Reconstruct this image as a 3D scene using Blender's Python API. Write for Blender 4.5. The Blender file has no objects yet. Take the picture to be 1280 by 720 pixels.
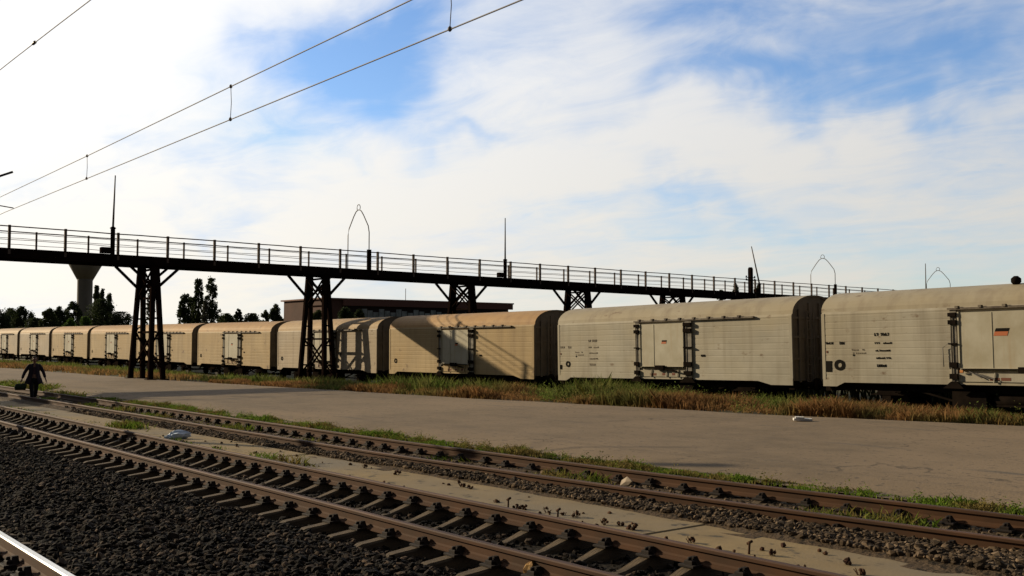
import bpy, math, random
import numpy as np
from mathutils import Vector, Matrix
R = math.radians
rng = np.random.default_rng(7)
random.seed(7)
SC = bpy.context.scene
COL = SC.collection

# ------------------------------------------------------------------ camera
F_PX, W_PX, H_PX = 1290.0, 1280.0, 720.0
PITCH = math.atan((428 - 360) / F_PX)
YAW = math.atan(1030 * math.cos(PITCH) / F_PX)          # angle between the view and the -X track direction
EYE = Vector((0, 0, 2.15))
fwd = Vector((-math.cos(YAW) * math.cos(PITCH), math.sin(YAW) * math.cos(PITCH), math.sin(PITCH)))
rgt = Vector((math.sin(YAW), math.cos(YAW), 0))
upv = rgt.cross(fwd)
cam = bpy.data.cameras.new('camera')
cam.sensor_width = 36.0
cam.lens = 36.0 * F_PX / W_PX
cam.clip_end = 6000
cam_o = bpy.data.objects.new('camera', cam)
COL.objects.link(cam_o)
m = Matrix((rgt, upv, -fwd)).transposed().to_4x4()
m.translation = EYE
cam_o.matrix_world = m
SC.camera = cam_o

# ------------------------------------------------------------------ light
SUN_DIR = Vector((-1.0, -0.47, 0.385)).normalized()       # towards the sun
SUN_EL = math.asin(SUN_DIR.z)
SUN_AZ = math.atan2(SUN_DIR.x, SUN_DIR.y)               # clockwise from +Y
sun = bpy.data.lights.new('sun', 'SUN')
sun.energy = 5.0
sun.angle = R(0.5)
sun.color = (1.0, 0.83, 0.57)
sun_o = bpy.data.objects.new('sun', sun)
COL.objects.link(sun_o)
sun_o.rotation_euler = SUN_DIR.to_track_quat('Z', 'Y').to_euler()

world = bpy.data.worlds.new('World')
SC.world = world
world.use_nodes = True
wn, wl = world.node_tree.nodes, world.node_tree.links
wn.clear()
WS = 0.1


def wnode(t, **kw):
    n = wn.new(t)
    for k, v in kw.items():
        setattr(n, k, v)
    return n


def wmath(op, a, b=None, clamp=False):
    n = wnode('ShaderNodeMath', operation=op, use_clamp=clamp)
    for i, v in enumerate((a, b)):
        if v is None:
            continue
        if isinstance(v, (int, float)):
            n.inputs[i].default_value = v
        else:
            wl.new(v, n.inputs[i])
    return n.outputs[0]


def wvec(op, a, b=None, out=0):
    n = wnode('ShaderNodeVectorMath', operation=op)
    for i, v in enumerate((a, b)):
        if v is None:
            continue
        if isinstance(v, (tuple, Vector)):
            n.inputs[i].default_value = tuple(v)
        else:
            wl.new(v, n.inputs[i])
    return n.outputs[out]


def wmix(fac, a, b):
    n = wnode('ShaderNodeMix', data_type='RGBA')
    for s, v in ((0, fac), (6, a), (7, b)):
        if isinstance(v, (int, float)):
            n.inputs[s].default_value = v
        elif isinstance(v, tuple):
            n.inputs[s].default_value = (*v, 1)
        else:
            wl.new(v, n.inputs[s])
    return n.outputs[2]


def sky_dir(px, py):
    return (fwd + rgt * ((px - 640) / F_PX) - upv * ((py - 360) / F_PX)).normalized()


nish = wnode('ShaderNodeTexSky', sky_type='NISHITA', sun_disc=False, sun_elevation=SUN_EL, sun_rotation=SUN_AZ,
             altitude=50, air_density=1.0, dust_density=0.6, ozone_density=2.0)
tc = wnode('ShaderNodeTexCoord')
dirv = wvec('NORMALIZE', tc.outputs['Generated'])
sep = wnode('ShaderNodeSeparateXYZ')
wl.new(dirv, sep.inputs[0])
den = wmath('ADD', wmath('MAXIMUM', sep.outputs[2], 0.0), 0.13)
# a cloud layer seen in perspective: direction divided by height
comb = wnode('ShaderNodeCombineXYZ')
wl.new(wmath('DIVIDE', sep.outputs[0], den), comb.inputs[0])
wl.new(wmath('DIVIDE', sep.outputs[1], den), comb.inputs[1])
mapn = wnode('ShaderNodeMapping')
mapn.inputs['Rotation'].default_value = (0, 0, R(-38))
mapn.inputs['Scale'].default_value = (0.9, 1.45, 1)
wl.new(comb.outputs[0], mapn.inputs[0])


def wnoise(scale, detail, rough, dist, off=(0, 0, 0)):
    n = wnode('ShaderNodeTexNoise')
    n.inputs['Scale'].default_value = scale
    n.inputs['Detail'].default_value = detail
    n.inputs['Roughness'].default_value = rough
    n.inputs['Distortion'].default_value = dist
    wl.new(wvec('ADD', mapn.outputs[0], off), n.inputs['Vector'])
    return n.outputs[0]


big = wnoise(0.8, 7, 0.56, 0.7, (3.1, 1.7, 0))
fine = wnoise(3.1, 9, 0.62, 0.9, (0.3, 5.2, 0))
warpn = wnode('ShaderNodeTexNoise')
warpn.inputs['Scale'].default_value = 5.0
warpn.inputs['Detail'].default_value = 5
wl.new(dirv, warpn.inputs['Vector'])
warp = wvec('SCALE', wvec('SUBTRACT', warpn.outputs['Color'], (0.5, 0.5, 0.5)), None)
warp.node.inputs[3].default_value = 0.30
dw = wvec('ADD', dirv, warp)
bias = None
# openings (negative) and banks (positive) of the cloud cover, by compass direction
for px, py, rx, ry, w in ((375, 75, 70, 50, -1.0), (470, 30, 100, 30, -0.45), (1165, 112, 150, 38, -1.05), (960, 25, 120, 26, -0.55),
                          (560, 148, 80, 13, -0.5), (180, 190, 120, 22, -0.32), (905, 115, 90, 36, -0.62), (1240, 30, 120, 22, -0.5),
                          (235, 262, 60, 10, -0.35), (820, 285, 200, 20, -0.20), (1190, 215, 110, 24, -0.3), (1210, 300, 160, 30, -0.22),
                          (290, 205, 90, 20, -0.2), (980, 290, 200, 24, -0.3),
                          (110, 50, 170, 75, 0.35), (1180, 42, 80, 20, 0.30), (560, 240, 230, 55, 0.32), (800, 190, 260, 42, 0.40), (720, 70, 160, 70, 0.30),
                          (60, 300, 230, 60, 0.30), (640, 60, 140, 45, 0.12), (-400, 200, 300, 300, 0.3)):
    c = sky_dir(px, py)
    dlt = wvec('SUBTRACT', dw, c)
    a = wvec('DOT_PRODUCT', dlt, rgt * (F_PX / rx), 1)
    b = wvec('DOT_PRODUCT', dlt, upv * (F_PX / ry), 1)
    g = wmath('EXPONENT', wmath('MULTIPLY', wmath('ADD', wmath('MULTIPLY', a, a), wmath('MULTIPLY', b, b)), -0.7))
    front = wmath('GREATER_THAN', wvec('DOT_PRODUCT', dirv, fwd, 1), 0.2)
    g = wmath('MULTIPLY', wmath('MULTIPLY', g, front), w)
    bias = g if bias is None else wmath('ADD', bias, g)
dens = wmath('ADD', wmath('MULTIPLY', wmath('SUBTRACT', big, 0.5), 2.3), wmath('MULTIPLY', wmath('SUBTRACT', fine, 0.5), 1.35))
dens = wmath('ADD', wmath('ADD', dens, bias), 0.62)
mr = wnode('ShaderNodeMapRange', interpolation_type='SMOOTHSTEP')
mr.inputs['From Min'].default_value = -0.55
mr.inputs['From Max'].default_value = 1.12
wl.new(dens, mr.inputs['Value'])
cover = mr.outputs[0]
# glare of the veiled sun on the left, dimmer cloud on the right, sky behind turned down
cs = wvec('DOT_PRODUCT', dirv, SUN_DIR, 1)
glow = wmath('POWER', wmath('MAXIMUM', wmath('MULTIPLY', wmath('ADD', cs, 0.55), 0.645), 0.0), 2.2)
behind = wnode('ShaderNodeMapRange', interpolation_type='SMOOTHSTEP')      # sky dimmed behind the viewer and overhead to lower the ambient light
behind.inputs['From Min'].default_value = -0.05
behind.inputs['From Max'].default_value = 0.74
behind.inputs['To Min'].default_value = 0.11
behind.inputs['To Max'].default_value = 1.0
wl.new(wvec('DOT_PRODUCT', dirv, Vector((fwd.x, fwd.y, 0)).normalized(), 1), behind.inputs['Value'])
cloud_b = wmath('MULTIPLY', wmath('ADD', wmath('MULTIPLY', glow, 6.0), 6.4), behind.outputs[0])
cloud_c = wvec('SCALE', wmix(wmath('MULTIPLY', wmath('SUBTRACT', sep.outputs[2], 0.05), 5.0, True), (1.0, 0.955, 0.86), (0.985, 0.99, 1.0)), None)
wl.new(cloud_b, cloud_c.node.inputs[3])
# hazy brightening towards the horizon
hz = wmath('POWER', wmath('SUBTRACT', 1.0, wmath('MINIMUM', wmath('MAXIMUM', wmath('MULTIPLY', sep.outputs[2], 4.2), 0.0), 1.0)), 2.2)
nsk0 = wvec('MULTIPLY', nish.outputs[0], (1.2, 1.42, 1.75))
nsk = wvec('SCALE', wvec('MINIMUM', nsk0, (4.3, 6.5, 9.8)), None)
wl.new(wmath('MAXIMUM', behind.outputs[0], 0.3), nsk.node.inputs[3])
skyc = wmix(wmath('MULTIPLY', hz, 0.75), nsk, cloud_c)
final = wmix(cover, skyc, cloud_c)
bg = wnode('ShaderNodeBackground')
bg.inputs['Strength'].default_value = WS
wl.new(final, bg.inputs['Color'])
wo = wnode('ShaderNodeOutputWorld')
wl.new(bg.outputs[0], wo.inputs[0])
try:
    world.cycles.sampling_method = 'MANUAL'
    world.cycles.sample_map_resolution = 512
except Exception:
    pass

SC.view_settings.view_transform = 'Standard'
SC.view_settings.look = 'None'
SC.view_settings.exposure = 0.0
SC.view_settings.gamma = 1.0
SC.render.engine = 'CYCLES'
SC.cycles.max_bounces = 5


# ------------------------------------------------------------------ helpers
def tag(o, label=None, cat=None, group=None, kind=None):
    if label: o['label'] = label
    if cat: o['category'] = cat
    if group: o['group'] = group
    if kind: o['kind'] = kind
    return o


def empty(name, loc, label=None, cat=None, group=None, rz=0.0):
    o = bpy.data.objects.new(name, None)
    o.empty_display_size = 0.3
    COL.objects.link(o)
    o.location = loc
    o.rotation_euler = (0, 0, rz)
    return tag(o, label, cat, group)


class MB:
    """collects shapes and links them as one mesh object"""

    def __init__(s):
        s.v, s.f, s.mi, s.sm = [], [], [], []

    def add(s, vs, fs, mi=0, smooth=False):
        n = len(s.v)
        s.v += [tuple(v) for v in vs]
        s.f += [tuple(i + n for i in f) for f in fs]
        s.mi += [mi] * len(fs)
        s.sm += [smooth] * len(fs)
        return s

    def box(s, x0, x1, y0, y1, z0, z1, mi=0, bev=0.0):
        if bev > 0:
            b = bev
            vs, fs = [], []
            # chamfered on the four upper edges
            vs = [(x0, y0, z0), (x1, y0, z0), (x1, y1, z0), (x0, y1, z0),
                  (x0, y0, z1 - b), (x1, y0, z1 - b), (x1, y1, z1 - b), (x0, y1, z1 - b),
                  (x0 + b, y0 + b, z1), (x1 - b, y0 + b, z1), (x1 - b, y1 - b, z1), (x0 + b, y1 - b, z1)]
            fs = [(3, 2, 1, 0)] + [(i, (i + 1) % 4, 4 + (i + 1) % 4, 4 + i) for i in range(4)] + \
                 [(4 + i, 4 + (i + 1) % 4, 8 + (i + 1) % 4, 8 + i) for i in range(4)] + [(8, 9, 10, 11)]
            return s.add(vs, fs, mi)
        vs = [(x, y, z) for z in (z0, z1) for x, y in ((x0, y0), (x1, y0), (x1, y1), (x0, y1))]
        return s.add(vs, [(3, 2, 1, 0), (4, 5, 6, 7), (0, 1, 5, 4), (1, 2, 6, 5), (2, 3, 7, 6), (3, 0, 4, 7)], mi)

    def bar(s, a, b, w, h=None, mi=0, ref=(0, 0, 1)):
        a, b = Vector(a), Vector(b)
        h = h or w
        d = (b - a).normalized()
        rf = Vector(ref)
        if abs(d.dot(rf)) > 0.95: rf = Vector((1, 0, 0))
        p = d.cross(rf).normalized()
        q = p.cross(d)
        vs = [c + p * (sx * w / 2) + q * (sy * h / 2) for c in (a, b) for sx, sy in ((-1, -1), (1, -1), (1, 1), (-1, 1))]
        return s.add(vs, [(3, 2, 1, 0), (4, 5, 6, 7), (0, 1, 5, 4), (1, 2, 6, 5), (2, 3, 7, 6), (3, 0, 4, 7)], mi)

    def tube(s, pts, rad, n=8, mi=0, cap=True):
        pts = [Vector(p) for p in pts]
        rads = rad if isinstance(rad, (list, tuple)) else [rad] * len(pts)
        vs, fs = [], []
        for i, p in enumerate(pts):
            d = (pts[min(i + 1, len(pts) - 1)] - pts[max(i - 1, 0)]).normalized()
            rf = Vector((0, 0, 1)) if abs(d.z) < 0.9 else Vector((1, 0, 0))
            u = d.cross(rf).normalized(); w = d.cross(u)
            vs += [p + (u * math.cos(2 * math.pi * k / n) + w * math.sin(2 * math.pi * k / n)) * rads[i] for k in range(n)]
        for i in range(len(pts) - 1):
            for k in range(n):
                a, b = i * n + k, i * n + (k + 1) % n
                fs.append((a, b, b + n, a + n))
        if cap:
            fs.append(tuple(range(n)))
            fs.append(tuple((len(pts) - 1) * n + k for k in reversed(range(n))))
        return s.add(vs, fs, mi, True)

    def lathe(s, prof, n=24, c=(0, 0, 0), mi=0, axis='z', smooth=True):
        vs, fs = [], []
        for r, z in prof:
            for k in range(n):
                a = 2 * math.pi * k / n
                p = (r * math.cos(a), r * math.sin(a), z)
                if axis == 'y': p = (p[0], p[2], p[1])
                if axis == 'x': p = (p[2], p[0], p[1])
                vs.append((p[0] + c[0], p[1] + c[1], p[2] + c[2]))
        for i in range(len(prof) - 1):
            for k in range(n):
                a, b = i * n + k, i * n + (k + 1) % n
                fs.append((a, b, b + n, a + n))
        fs.append(tuple(reversed(range(n))))
        fs.append(tuple((len(prof) - 1) * n + k for k in range(n)))
        return s.add(vs, fs, mi, smooth)

    def prism(s, outline, axis, a, b, mi=0, smooth=False):
        """outline: 2-D points in the other two axes, extruded from a to b along axis"""
        def P(u, v, w):
            return {'x': (w, u, v), 'y': (u, w, v), 'z': (u, v, w)}[axis]
        n = len(outline)
        vs = [P(u, v, a) for u, v in outline] + [P(u, v, b) for u, v in outline]
        fs = [(i, (i + 1) % n, n + (i + 1) % n, n + i) for i in range(n)]
        s.add(vs, fs, mi, smooth)
        return s.add(vs, [tuple(reversed(range(n))), tuple(range(n, 2 * n))], mi)

    def mesh(s, name, mats):
        me = bpy.data.meshes.new(name)
        me.from_pydata(s.v, [], s.f)
        for mt in (mats if isinstance(mats, (list, tuple)) else [mats]):
            me.materials.append(mt)
        me.polygons.foreach_set('material_index', s.mi)
        me.polygons.foreach_set('use_smooth', s.sm)
        me.update()
        import bmesh
        bm = bmesh.new(); bm.from_mesh(me)
        bmesh.ops.recalc_face_normals(bm, faces=bm.faces)
        bm.to_mesh(me); bm.free()
        return me

    def build(s, name, mats, parent=None):
        o = bpy.data.objects.new(name, s.mesh(name, mats))
        COL.objects.link(o)
        if parent: o.parent = parent
        return o


def np_mesh(name, verts, faces, mat, parent=None, smooth=False):
    """verts (N,3), faces (M,k) all the same size"""
    me = bpy.data.meshes.new(name)
    k = faces.shape[1]
    me.vertices.add(len(verts)); me.vertices.foreach_set('co', verts.astype(np.float32).ravel())
    me.loops.add(faces.size); me.loops.foreach_set('vertex_index', faces.astype(np.int32).ravel())
    me.polygons.add(len(faces))
    me.polygons.foreach_set('loop_start', np.arange(0, faces.size, k, dtype=np.int32))
    me.polygons.foreach_set('loop_total', np.full(len(faces), k, dtype=np.int32))
    me.polygons.foreach_set('use_smooth', np.full(len(faces), smooth))
    me.materials.append(mat)
    me.update(calc_edges=True)
    o = bpy.data.objects.new(name, me)
    COL.objects.link(o)
    if parent: o.parent = parent
    return o


def copy_tree(o, parent=None):
    c = o.copy(); COL.objects.link(c); c.parent = parent
    for ch in list(o.children):
        copy_tree(ch, c)
    return c


def at(px, py, axis, val):
    """the place in the yard that a surveyed image point lies at, on the plane axis = val"""
    d = fwd + rgt * ((px - 640) / F_PX) - upv * ((py - 360) / F_PX)
    return EYE + d * ((val - EYE[axis]) / d[axis])


def depth_pt(px, py, Z):
    d = fwd + rgt * ((px - 640) / F_PX) - upv * ((py - 360) / F_PX)
    return EYE + d * Z


def lerp_tab(x, tab):
    xs = [t[0] for t in tab]; ys = [t[1] for t in tab]
    return np.interp(x, xs, ys)


# ------------------------------------------------------------------ materials
def mat(name, base, rough=0.8, var=None, vscale=3.0, vdetail=5, metal=0.0, bump=0.0, bscale=30.0, stretch=(1, 1, 1),
        spots=None, island=0.0, coords='Object', spec=0.3, transl=0.0, ipow=1.0, vary=False, streak=None, contrast=(0.35, 0.65), var2=None, v2scale=0.4):
    mt = bpy.data.materials.new(name)
    mt.use_nodes = True
    nt = mt.node_tree; N, L = nt.nodes, nt.links
    bs = N['Principled BSDF']
    bs.inputs['Roughness'].default_value = rough
    bs.inputs['Metallic'].default_value = metal
    bs.inputs['Specular IOR Level'].default_value = spec
    tcn = N.new('ShaderNodeTexCoord')
    mp = N.new('ShaderNodeMapping'); mp.inputs['Scale'].default_value = stretch
    L.new(tcn.outputs[coords], mp.inputs[0])
    if vary:
        oi = N.new('ShaderNodeObjectInfo'); sc_ = N.new('ShaderNodeMath'); sc_.operation = 'MULTIPLY'; sc_.inputs[1].default_value = 40.0
        L.new(oi.outputs['Random'], sc_.inputs[0]); L.new(sc_.outputs[0], mp.inputs['Location'])
    col = N.new('ShaderNodeRGB'); col.outputs[0].default_value = (*base, 1); out = col.outputs[0]

    def mixc(fac, a, b, blend='MIX'):
        n = N.new('ShaderNodeMix'); n.data_type = 'RGBA'; n.blend_type = blend
        for s_, v in ((0, fac), (6, a), (7, b)):
            if isinstance(v, (int, float)): n.inputs[s_].default_value = v
            elif isinstance(v, tuple): n.inputs[s_].default_value = (*v, 1)
            else: L.new(v, n.inputs[s_])
        return n.outputs[2]

    def noise(scale, det, lo, hi, src=None, rg=0.6):
        n = N.new('ShaderNodeTexNoise'); n.inputs['Scale'].default_value = scale
        n.inputs['Detail'].default_value = det; n.inputs['Roughness'].default_value = rg
        L.new(src or mp.outputs[0], n.inputs['Vector'])
        r = N.new('ShaderNodeMapRange'); r.inputs['From Min'].default_value = lo; r.inputs['From Max'].default_value = hi
        L.new(n.outputs[0], r.inputs['Value'])
        return r.outputs[0]
    if var: out = mixc(noise(vscale, vdetail, *contrast), out, var)
    if var2: out = mixc(noise(v2scale, 3, 0.42, 0.62), out, var2)
    if streak:
        mp2 = N.new('ShaderNodeMapping'); mp2.inputs['Scale'].default_value = streak[2]
        L.new(tcn.outputs[coords], mp2.inputs[0])
        if vary: L.new(sc_.outputs[0], mp2.inputs['Location'])
        out = mixc(noise(streak[3], 5, streak[4], streak[5], mp2.outputs[0]), out, streak[0])
    if spots: out = mixc(noise(spots[1], 4, spots[2], spots[3]), out, spots[0])
    if island:
        g = N.new('ShaderNodeNewGeometry')
        hv = N.new('ShaderNodeHueSaturation')
        r = N.new('ShaderNodeMapRange'); r.inputs['To Min'].default_value = 1 - island; r.inputs['To Max'].default_value = 1 + island
        pw = N.new('ShaderNodeMath'); pw.operation = 'POWER'; pw.inputs[1].default_value = ipow
        L.new(g.outputs['Random Per Island'], pw.inputs[0]); L.new(pw.outputs[0], r.inputs['Value'])
        if ipow > 1: r.inputs['To Max'].default_value = 1 + island * ipow
        L.new(r.outputs[0], hv.inputs['Value']); L.new(out, hv.inputs['Color'])
        out = hv.outputs[0]
    L.new(out, bs.inputs['Base Color'])
    if transl:
        tb = N.new('ShaderNodeBsdfTranslucent'); L.new(out, tb.inputs[0])
        ms_ = N.new('ShaderNodeMixShader'); ms_.inputs[0].default_value = transl
        L.new(bs.outputs[0], ms_.inputs[1]); L.new(tb.outputs[0], ms_.inputs[2]); L.new(ms_.outputs[0], N['Material Output'].inputs[0])
    if bump:
        nn = N.new('ShaderNodeTexNoise'); nn.inputs['Scale'].default_value = bscale; nn.inputs['Detail'].default_value = 6
        L.new(mp.outputs[0], nn.inputs['Vector'])
        bp = N.new('ShaderNodeBump'); bp.inputs['Strength'].default_value = 0.8; bp.inputs['Distance'].default_value = bump
        L.new(nn.outputs[0], bp.inputs['Height']); L.new(bp.outputs[0], bs.inputs['Normal'])
    return mt


M = {}
M['ballast'] = mat('ballast', (0.018, 0.014, 0.011), 0.95, (0.028, 0.022, 0.016), 9, bump=0.05, bscale=16, spec=0.1, spots=((0.012, 0.01, 0.008), 22, 0.5, 0.58))
M['stone'] = mat('stone', (0.034, 0.023, 0.015), 0.9, (0.012, 0.009, 0.007), 0.6, island=0.7, spec=0.12, ipow=5.0, bump=0.01, bscale=60)
M['stone_brown'] = mat('stone_brown', (0.105, 0.073, 0.045), 0.9, (0.062, 0.045, 0.029), 0.9, island=0.5, spec=0.12, ipow=3.0)
M['gravel'] = mat('gravel', (0.115, 0.080, 0.050), 0.95, (0.07, 0.050, 0.032), 5, bump=0.03, bscale=22, spec=0.1, spots=((0.03, 0.024, 0.018), 14, 0.52, 0.6))
M['soil'] = mat('soil', (0.10, 0.072, 0.045), 0.95, (0.06, 0.05, 0.028), 1.2, bump=0.03, bscale=14, spec=0.1, var2=(0.07, 0.075, 0.03), v2scale=0.35)
M['field'] = mat('field', (0.07, 0.07, 0.035), 0.95, (0.11, 0.085, 0.05), 0.15, spec=0.1)
M['asphalt'] = mat('asphalt', (0.205, 0.152, 0.096), 0.92, (0.155, 0.116, 0.074), 1.7, 10, bump=0.008, bscale=24, spec=0.15,
                   spots=((0.11, 0.086, 0.062), 7.0, 0.58, 0.66), var2=(0.235, 0.172, 0.108), v2scale=0.16,
                   streak=((0.12, 0.10, 0.078), None, (0.25, 1.6, 1), 1.2, 0.62, 0.74))
def add_cracks(mt, scale, width, colour):
    N, L = mt.node_tree.nodes, mt.node_tree.links
    bs = N['Principled BSDF']; src_ = bs.inputs['Base Color'].links[0].from_socket
    t_ = N.new('ShaderNodeTexCoord'); nz = N.new('ShaderNodeTexNoise'); nz.inputs['Scale'].default_value = 0.9; nz.inputs['Detail'].default_value = 6
    L.new(t_.outputs['Object'], nz.inputs['Vector'])
    ad = N.new('ShaderNodeVectorMath'); ad.operation = 'MULTIPLY_ADD'; ad.inputs[1].default_value = (1.6, 1.6, 0)
    L.new(nz.outputs['Color'], ad.inputs[0]); L.new(t_.outputs['Object'], ad.inputs[2])
    vo = N.new('ShaderNodeTexVoronoi'); vo.feature = 'DISTANCE_TO_EDGE'; vo.inputs['Scale'].default_value = scale
    L.new(ad.outputs[0], vo.inputs['Vector'])
    r_ = N.new('ShaderNodeMapRange'); r_.inputs['From Min'].default_value = width; r_.inputs['From Max'].default_value = width * 2.2
    r_.inputs['To Min'].default_value = 0.75; r_.inputs['To Max'].default_value = 0.0
    L.new(vo.outputs['Distance'], r_.inputs['Value'])
    n2 = N.new('ShaderNodeTexNoise'); n2.inputs['Scale'].default_value = 0.35; L.new(t_.outputs['Object'], n2.inputs['Vector'])
    r2 = N.new('ShaderNodeMapRange'); r2.inputs['From Min'].default_value = 0.46; r2.inputs['From Max'].default_value = 0.56
    L.new(n2.outputs[0], r2.inputs['Value'])
    ml = N.new('ShaderNodeMath'); ml.operation = 'MULTIPLY'; L.new(r_.outputs[0], ml.inputs[0]); L.new(r2.outputs[0], ml.inputs[1])
    mx = N.new('ShaderNodeMix'); mx.data_type = 'RGBA'; mx.inputs[7].default_value = (*colour, 1)
    L.new(ml.outputs[0], mx.inputs[0]); L.new(src_, mx.inputs[6]); L.new(mx.outputs[2], bs.inputs['Base Color'])


add_cracks(M['asphalt'], 0.16, 0.0022, (0.08, 0.062, 0.043))
M['strip'] = mat('strip', (0.29, 0.212, 0.108), 0.9, (0.215, 0.158, 0.083), 1.6, 9, bump=0.005, bscale=30, spec=0.15,
                 spots=((0.07, 0.06, 0.045), 3.2, 0.60, 0.68), var2=(0.20, 0.165, 0.115), v2scale=0.25)
M['sleeper'] = mat('sleeper', (0.115, 0.080, 0.043), 0.85, (0.055, 0.039, 0.023), 5, 6, bump=0.01, bscale=20, stretch=(3, 0.6, 3), island=0.15)
M['rust'] = mat('rust', (0.085, 0.038, 0.016), 0.85, (0.055, 0.028, 0.014), 4, 6, stretch=(0.5, 1, 1), spec=0.25)
M['rail_top'] = mat('rail_top', (0.10, 0.052, 0.033), 0.72, (0.055, 0.028, 0.018), 2.0, 5, metal=0.1, spec=0.2, stretch=(0.4, 1, 1))
M['rail_shiny'] = mat('rail_shiny', (0.75, 0.72, 0.66), 0.22, (0.6, 0.57, 0.5), 2.0, 4, metal=1.0, stretch=(0.3, 1, 1))
M['iron'] = mat('iron', (0.012, 0.008, 0.006), 0.85, (0.02, 0.012, 0.008), 6, 4)
M['under'] = mat('under', (0.010, 0.008, 0.007), 0.9, (0.018, 0.013, 0.010), 3, 4, spec=0.0)
M['bridge'] = mat('bridge', (0.009, 0.006, 0.0055), 0.9, (0.017, 0.010, 0.008), 2.5, 5, spec=0.0)
M['rail_paint'] = mat('rail_paint', (0.085, 0.065, 0.055), 0.8, (0.13, 0.10, 0.085), 2.5, 5)
M['pole'] = mat('pole', (0.16, 0.15, 0.14), 0.6, (0.10, 0.09, 0.08), 3, 4)
M['wire'] = mat('wire', (0.22, 0.20, 0.20), 0.6)
M['insul'] = mat('insul', (0.07, 0.045, 0.04), 0.4)


def wagon_paint(name, base, dirt, roofc):
    """cream paint, weathered; the upper curve carries a rust and dust film"""
    return mat(name, base, 0.7, tuple(c * 0.80 for c in base), 0.8, 7, spec=0.25, stretch=(0.6, 1, 1), vary=True, contrast=(0.40, 0.62),
               streak=(dirt, None, (1.3, 1, 0.10), 1.5, 0.47, 0.80), var2=tuple(c * f for c, f in zip(base, (0.90, 0.86, 0.78))), v2scale=0.45,
               spots=((0.15, 0.095, 0.055), 2.2, 0.63, 0.74))


M['cream_a'] = wagon_paint('cream_a', (0.41, 0.375, 0.30), (0.24, 0.205, 0.15), None)
M['cream_b'] = wagon_paint('cream_b', (0.43, 0.315, 0.165), (0.27, 0.185, 0.09), None)
M['cream_c'] = wagon_paint('cream_c', (0.44, 0.36, 0.265), (0.28, 0.215, 0.15), None)
M['roof_a'] = wagon_paint('roof_a', (0.375, 0.33, 0.245), (0.23, 0.185, 0.13), None)
M['roof_b'] = wagon_paint('roof_b', (0.46, 0.285, 0.125), (0.30, 0.175, 0.08), None)
M['roof_c'] = wagon_paint('roof_c', (0.48, 0.34, 0.19), (0.32, 0.22, 0.12), None)
M['wend'] = mat('wend', (0.22, 0.185, 0.14), 0.8, (0.17, 0.14, 0.105), 1.4, 6, streak=((0.09, 0.07, 0.055), None, (3, 3, 0.2), 1.6, 0.5, 0.72))
M['door'] = mat('door', (0.45, 0.415, 0.325), 0.65, (0.35, 0.31, 0.22), 1.1, 7, vary=True, streak=((0.36, 0.29, 0.19), None, (3, 1, 0.2), 1.4, 0.55, 0.8))
M['gutter'] = mat('gutter', (0.20, 0.165, 0.12), 0.7, (0.07, 0.05, 0.04), 3)
M['post'] = mat('post', (0.24, 0.215, 0.17), 0.7, (0.09, 0.075, 0.06), 3)
M['mark'] = mat('mark', (0.018, 0.016, 0.014), 0.95, spec=0.0)
M['mark_faint'] = mat('mark_faint', (0.20, 0.165, 0.12), 0.7)
M['red'] = mat('red', (0.45, 0.13, 0.045), 0.6)
M['orange'] = mat('orange', (0.55, 0.22, 0.06), 0.6)
M['rustred'] = mat('rustred', (0.16, 0.06, 0.035), 0.8)
M['brick'] = mat('brick', (0.105, 0.055, 0.042), 0.9, (0.08, 0.044, 0.034), 0.4, 6)
M['band_dark'] = mat('band_dark', (0.018, 0.012, 0.010), 0.9)
M['fascia'] = mat('fascia', (0.15, 0.07, 0.055), 0.85)
M['roofband'] = mat('roofband', (0.23, 0.12, 0.095), 0.8, (0.17, 0.09, 0.07), 0.5)
M['glass'] = mat('glass', (0.30, 0.34, 0.34), 0.25, (0.12, 0.15, 0.15), 0.7, spec=0.6)
M['tower'] = mat('tower', (0.21, 0.195, 0.17), 0.9, (0.15, 0.14, 0.125), 0.3, 5, stretch=(1, 1, 0.2))
M['bark'] = mat('bark', (0.07, 0.05, 0.035), 0.95, (0.045, 0.032, 0.022), 2)
M['leaf_dark'] = mat('leaf_dark', (0.028, 0.042, 0.016), 0.8, (0.045, 0.062, 0.022), 0.35, island=0.5, spec=0.15, transl=0.25)
M['leaf_mid'] = mat('leaf_mid', (0.045, 0.062, 0.022), 0.8, (0.07, 0.085, 0.03), 0.35, island=0.5, spec=0.15, transl=0.25)
M['leaf_bright'] = mat('leaf_bright', (0.09, 0.15, 0.025), 0.8, (0.06, 0.11, 0.02), 0.5, island=0.5, spec=0.15, transl=0.25)
M['leaf_grey'] = mat('leaf_grey', (0.12, 0.125, 0.10), 0.8, (0.08, 0.085, 0.06), 0.5, island=0.4, spec=0.15, transl=0.25)
M['g_dry'] = mat('g_dry', (0.30, 0.165, 0.065), 0.9, (0.15, 0.145, 0.045), 0.7, 5, island=0.4, spec=0.1, contrast=(0.42, 0.58), var2=(0.28, 0.155, 0.065), v2scale=0.3, transl=0.4)
M['g_green'] = mat('g_green', (0.125, 0.175, 0.035), 0.9, (0.19, 0.18, 0.055), 0.8, 4, island=0.45, spec=0.1, contrast=(0.42, 0.6), transl=0.4)
M['g_bright'] = mat('g_bright', (0.13, 0.20, 0.025), 0.9, (0.20, 0.155, 0.05), 1.6, 5, island=0.45, spec=0.1, contrast=(0.44, 0.58), transl=0.35)
M['g_shade'] = mat('g_shade', (0.03, 0.038, 0.014), 0.9, (0.045, 0.04, 0.018), 0.8, island=0.4, spec=0.1)  # weed green darkened, shade put into the colour
M['g_dead'] = mat('g_dead', (0.055, 0.028, 0.02), 0.95, (0.10, 0.055, 0.03), 2, island=0.4, spec=0.1)

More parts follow.
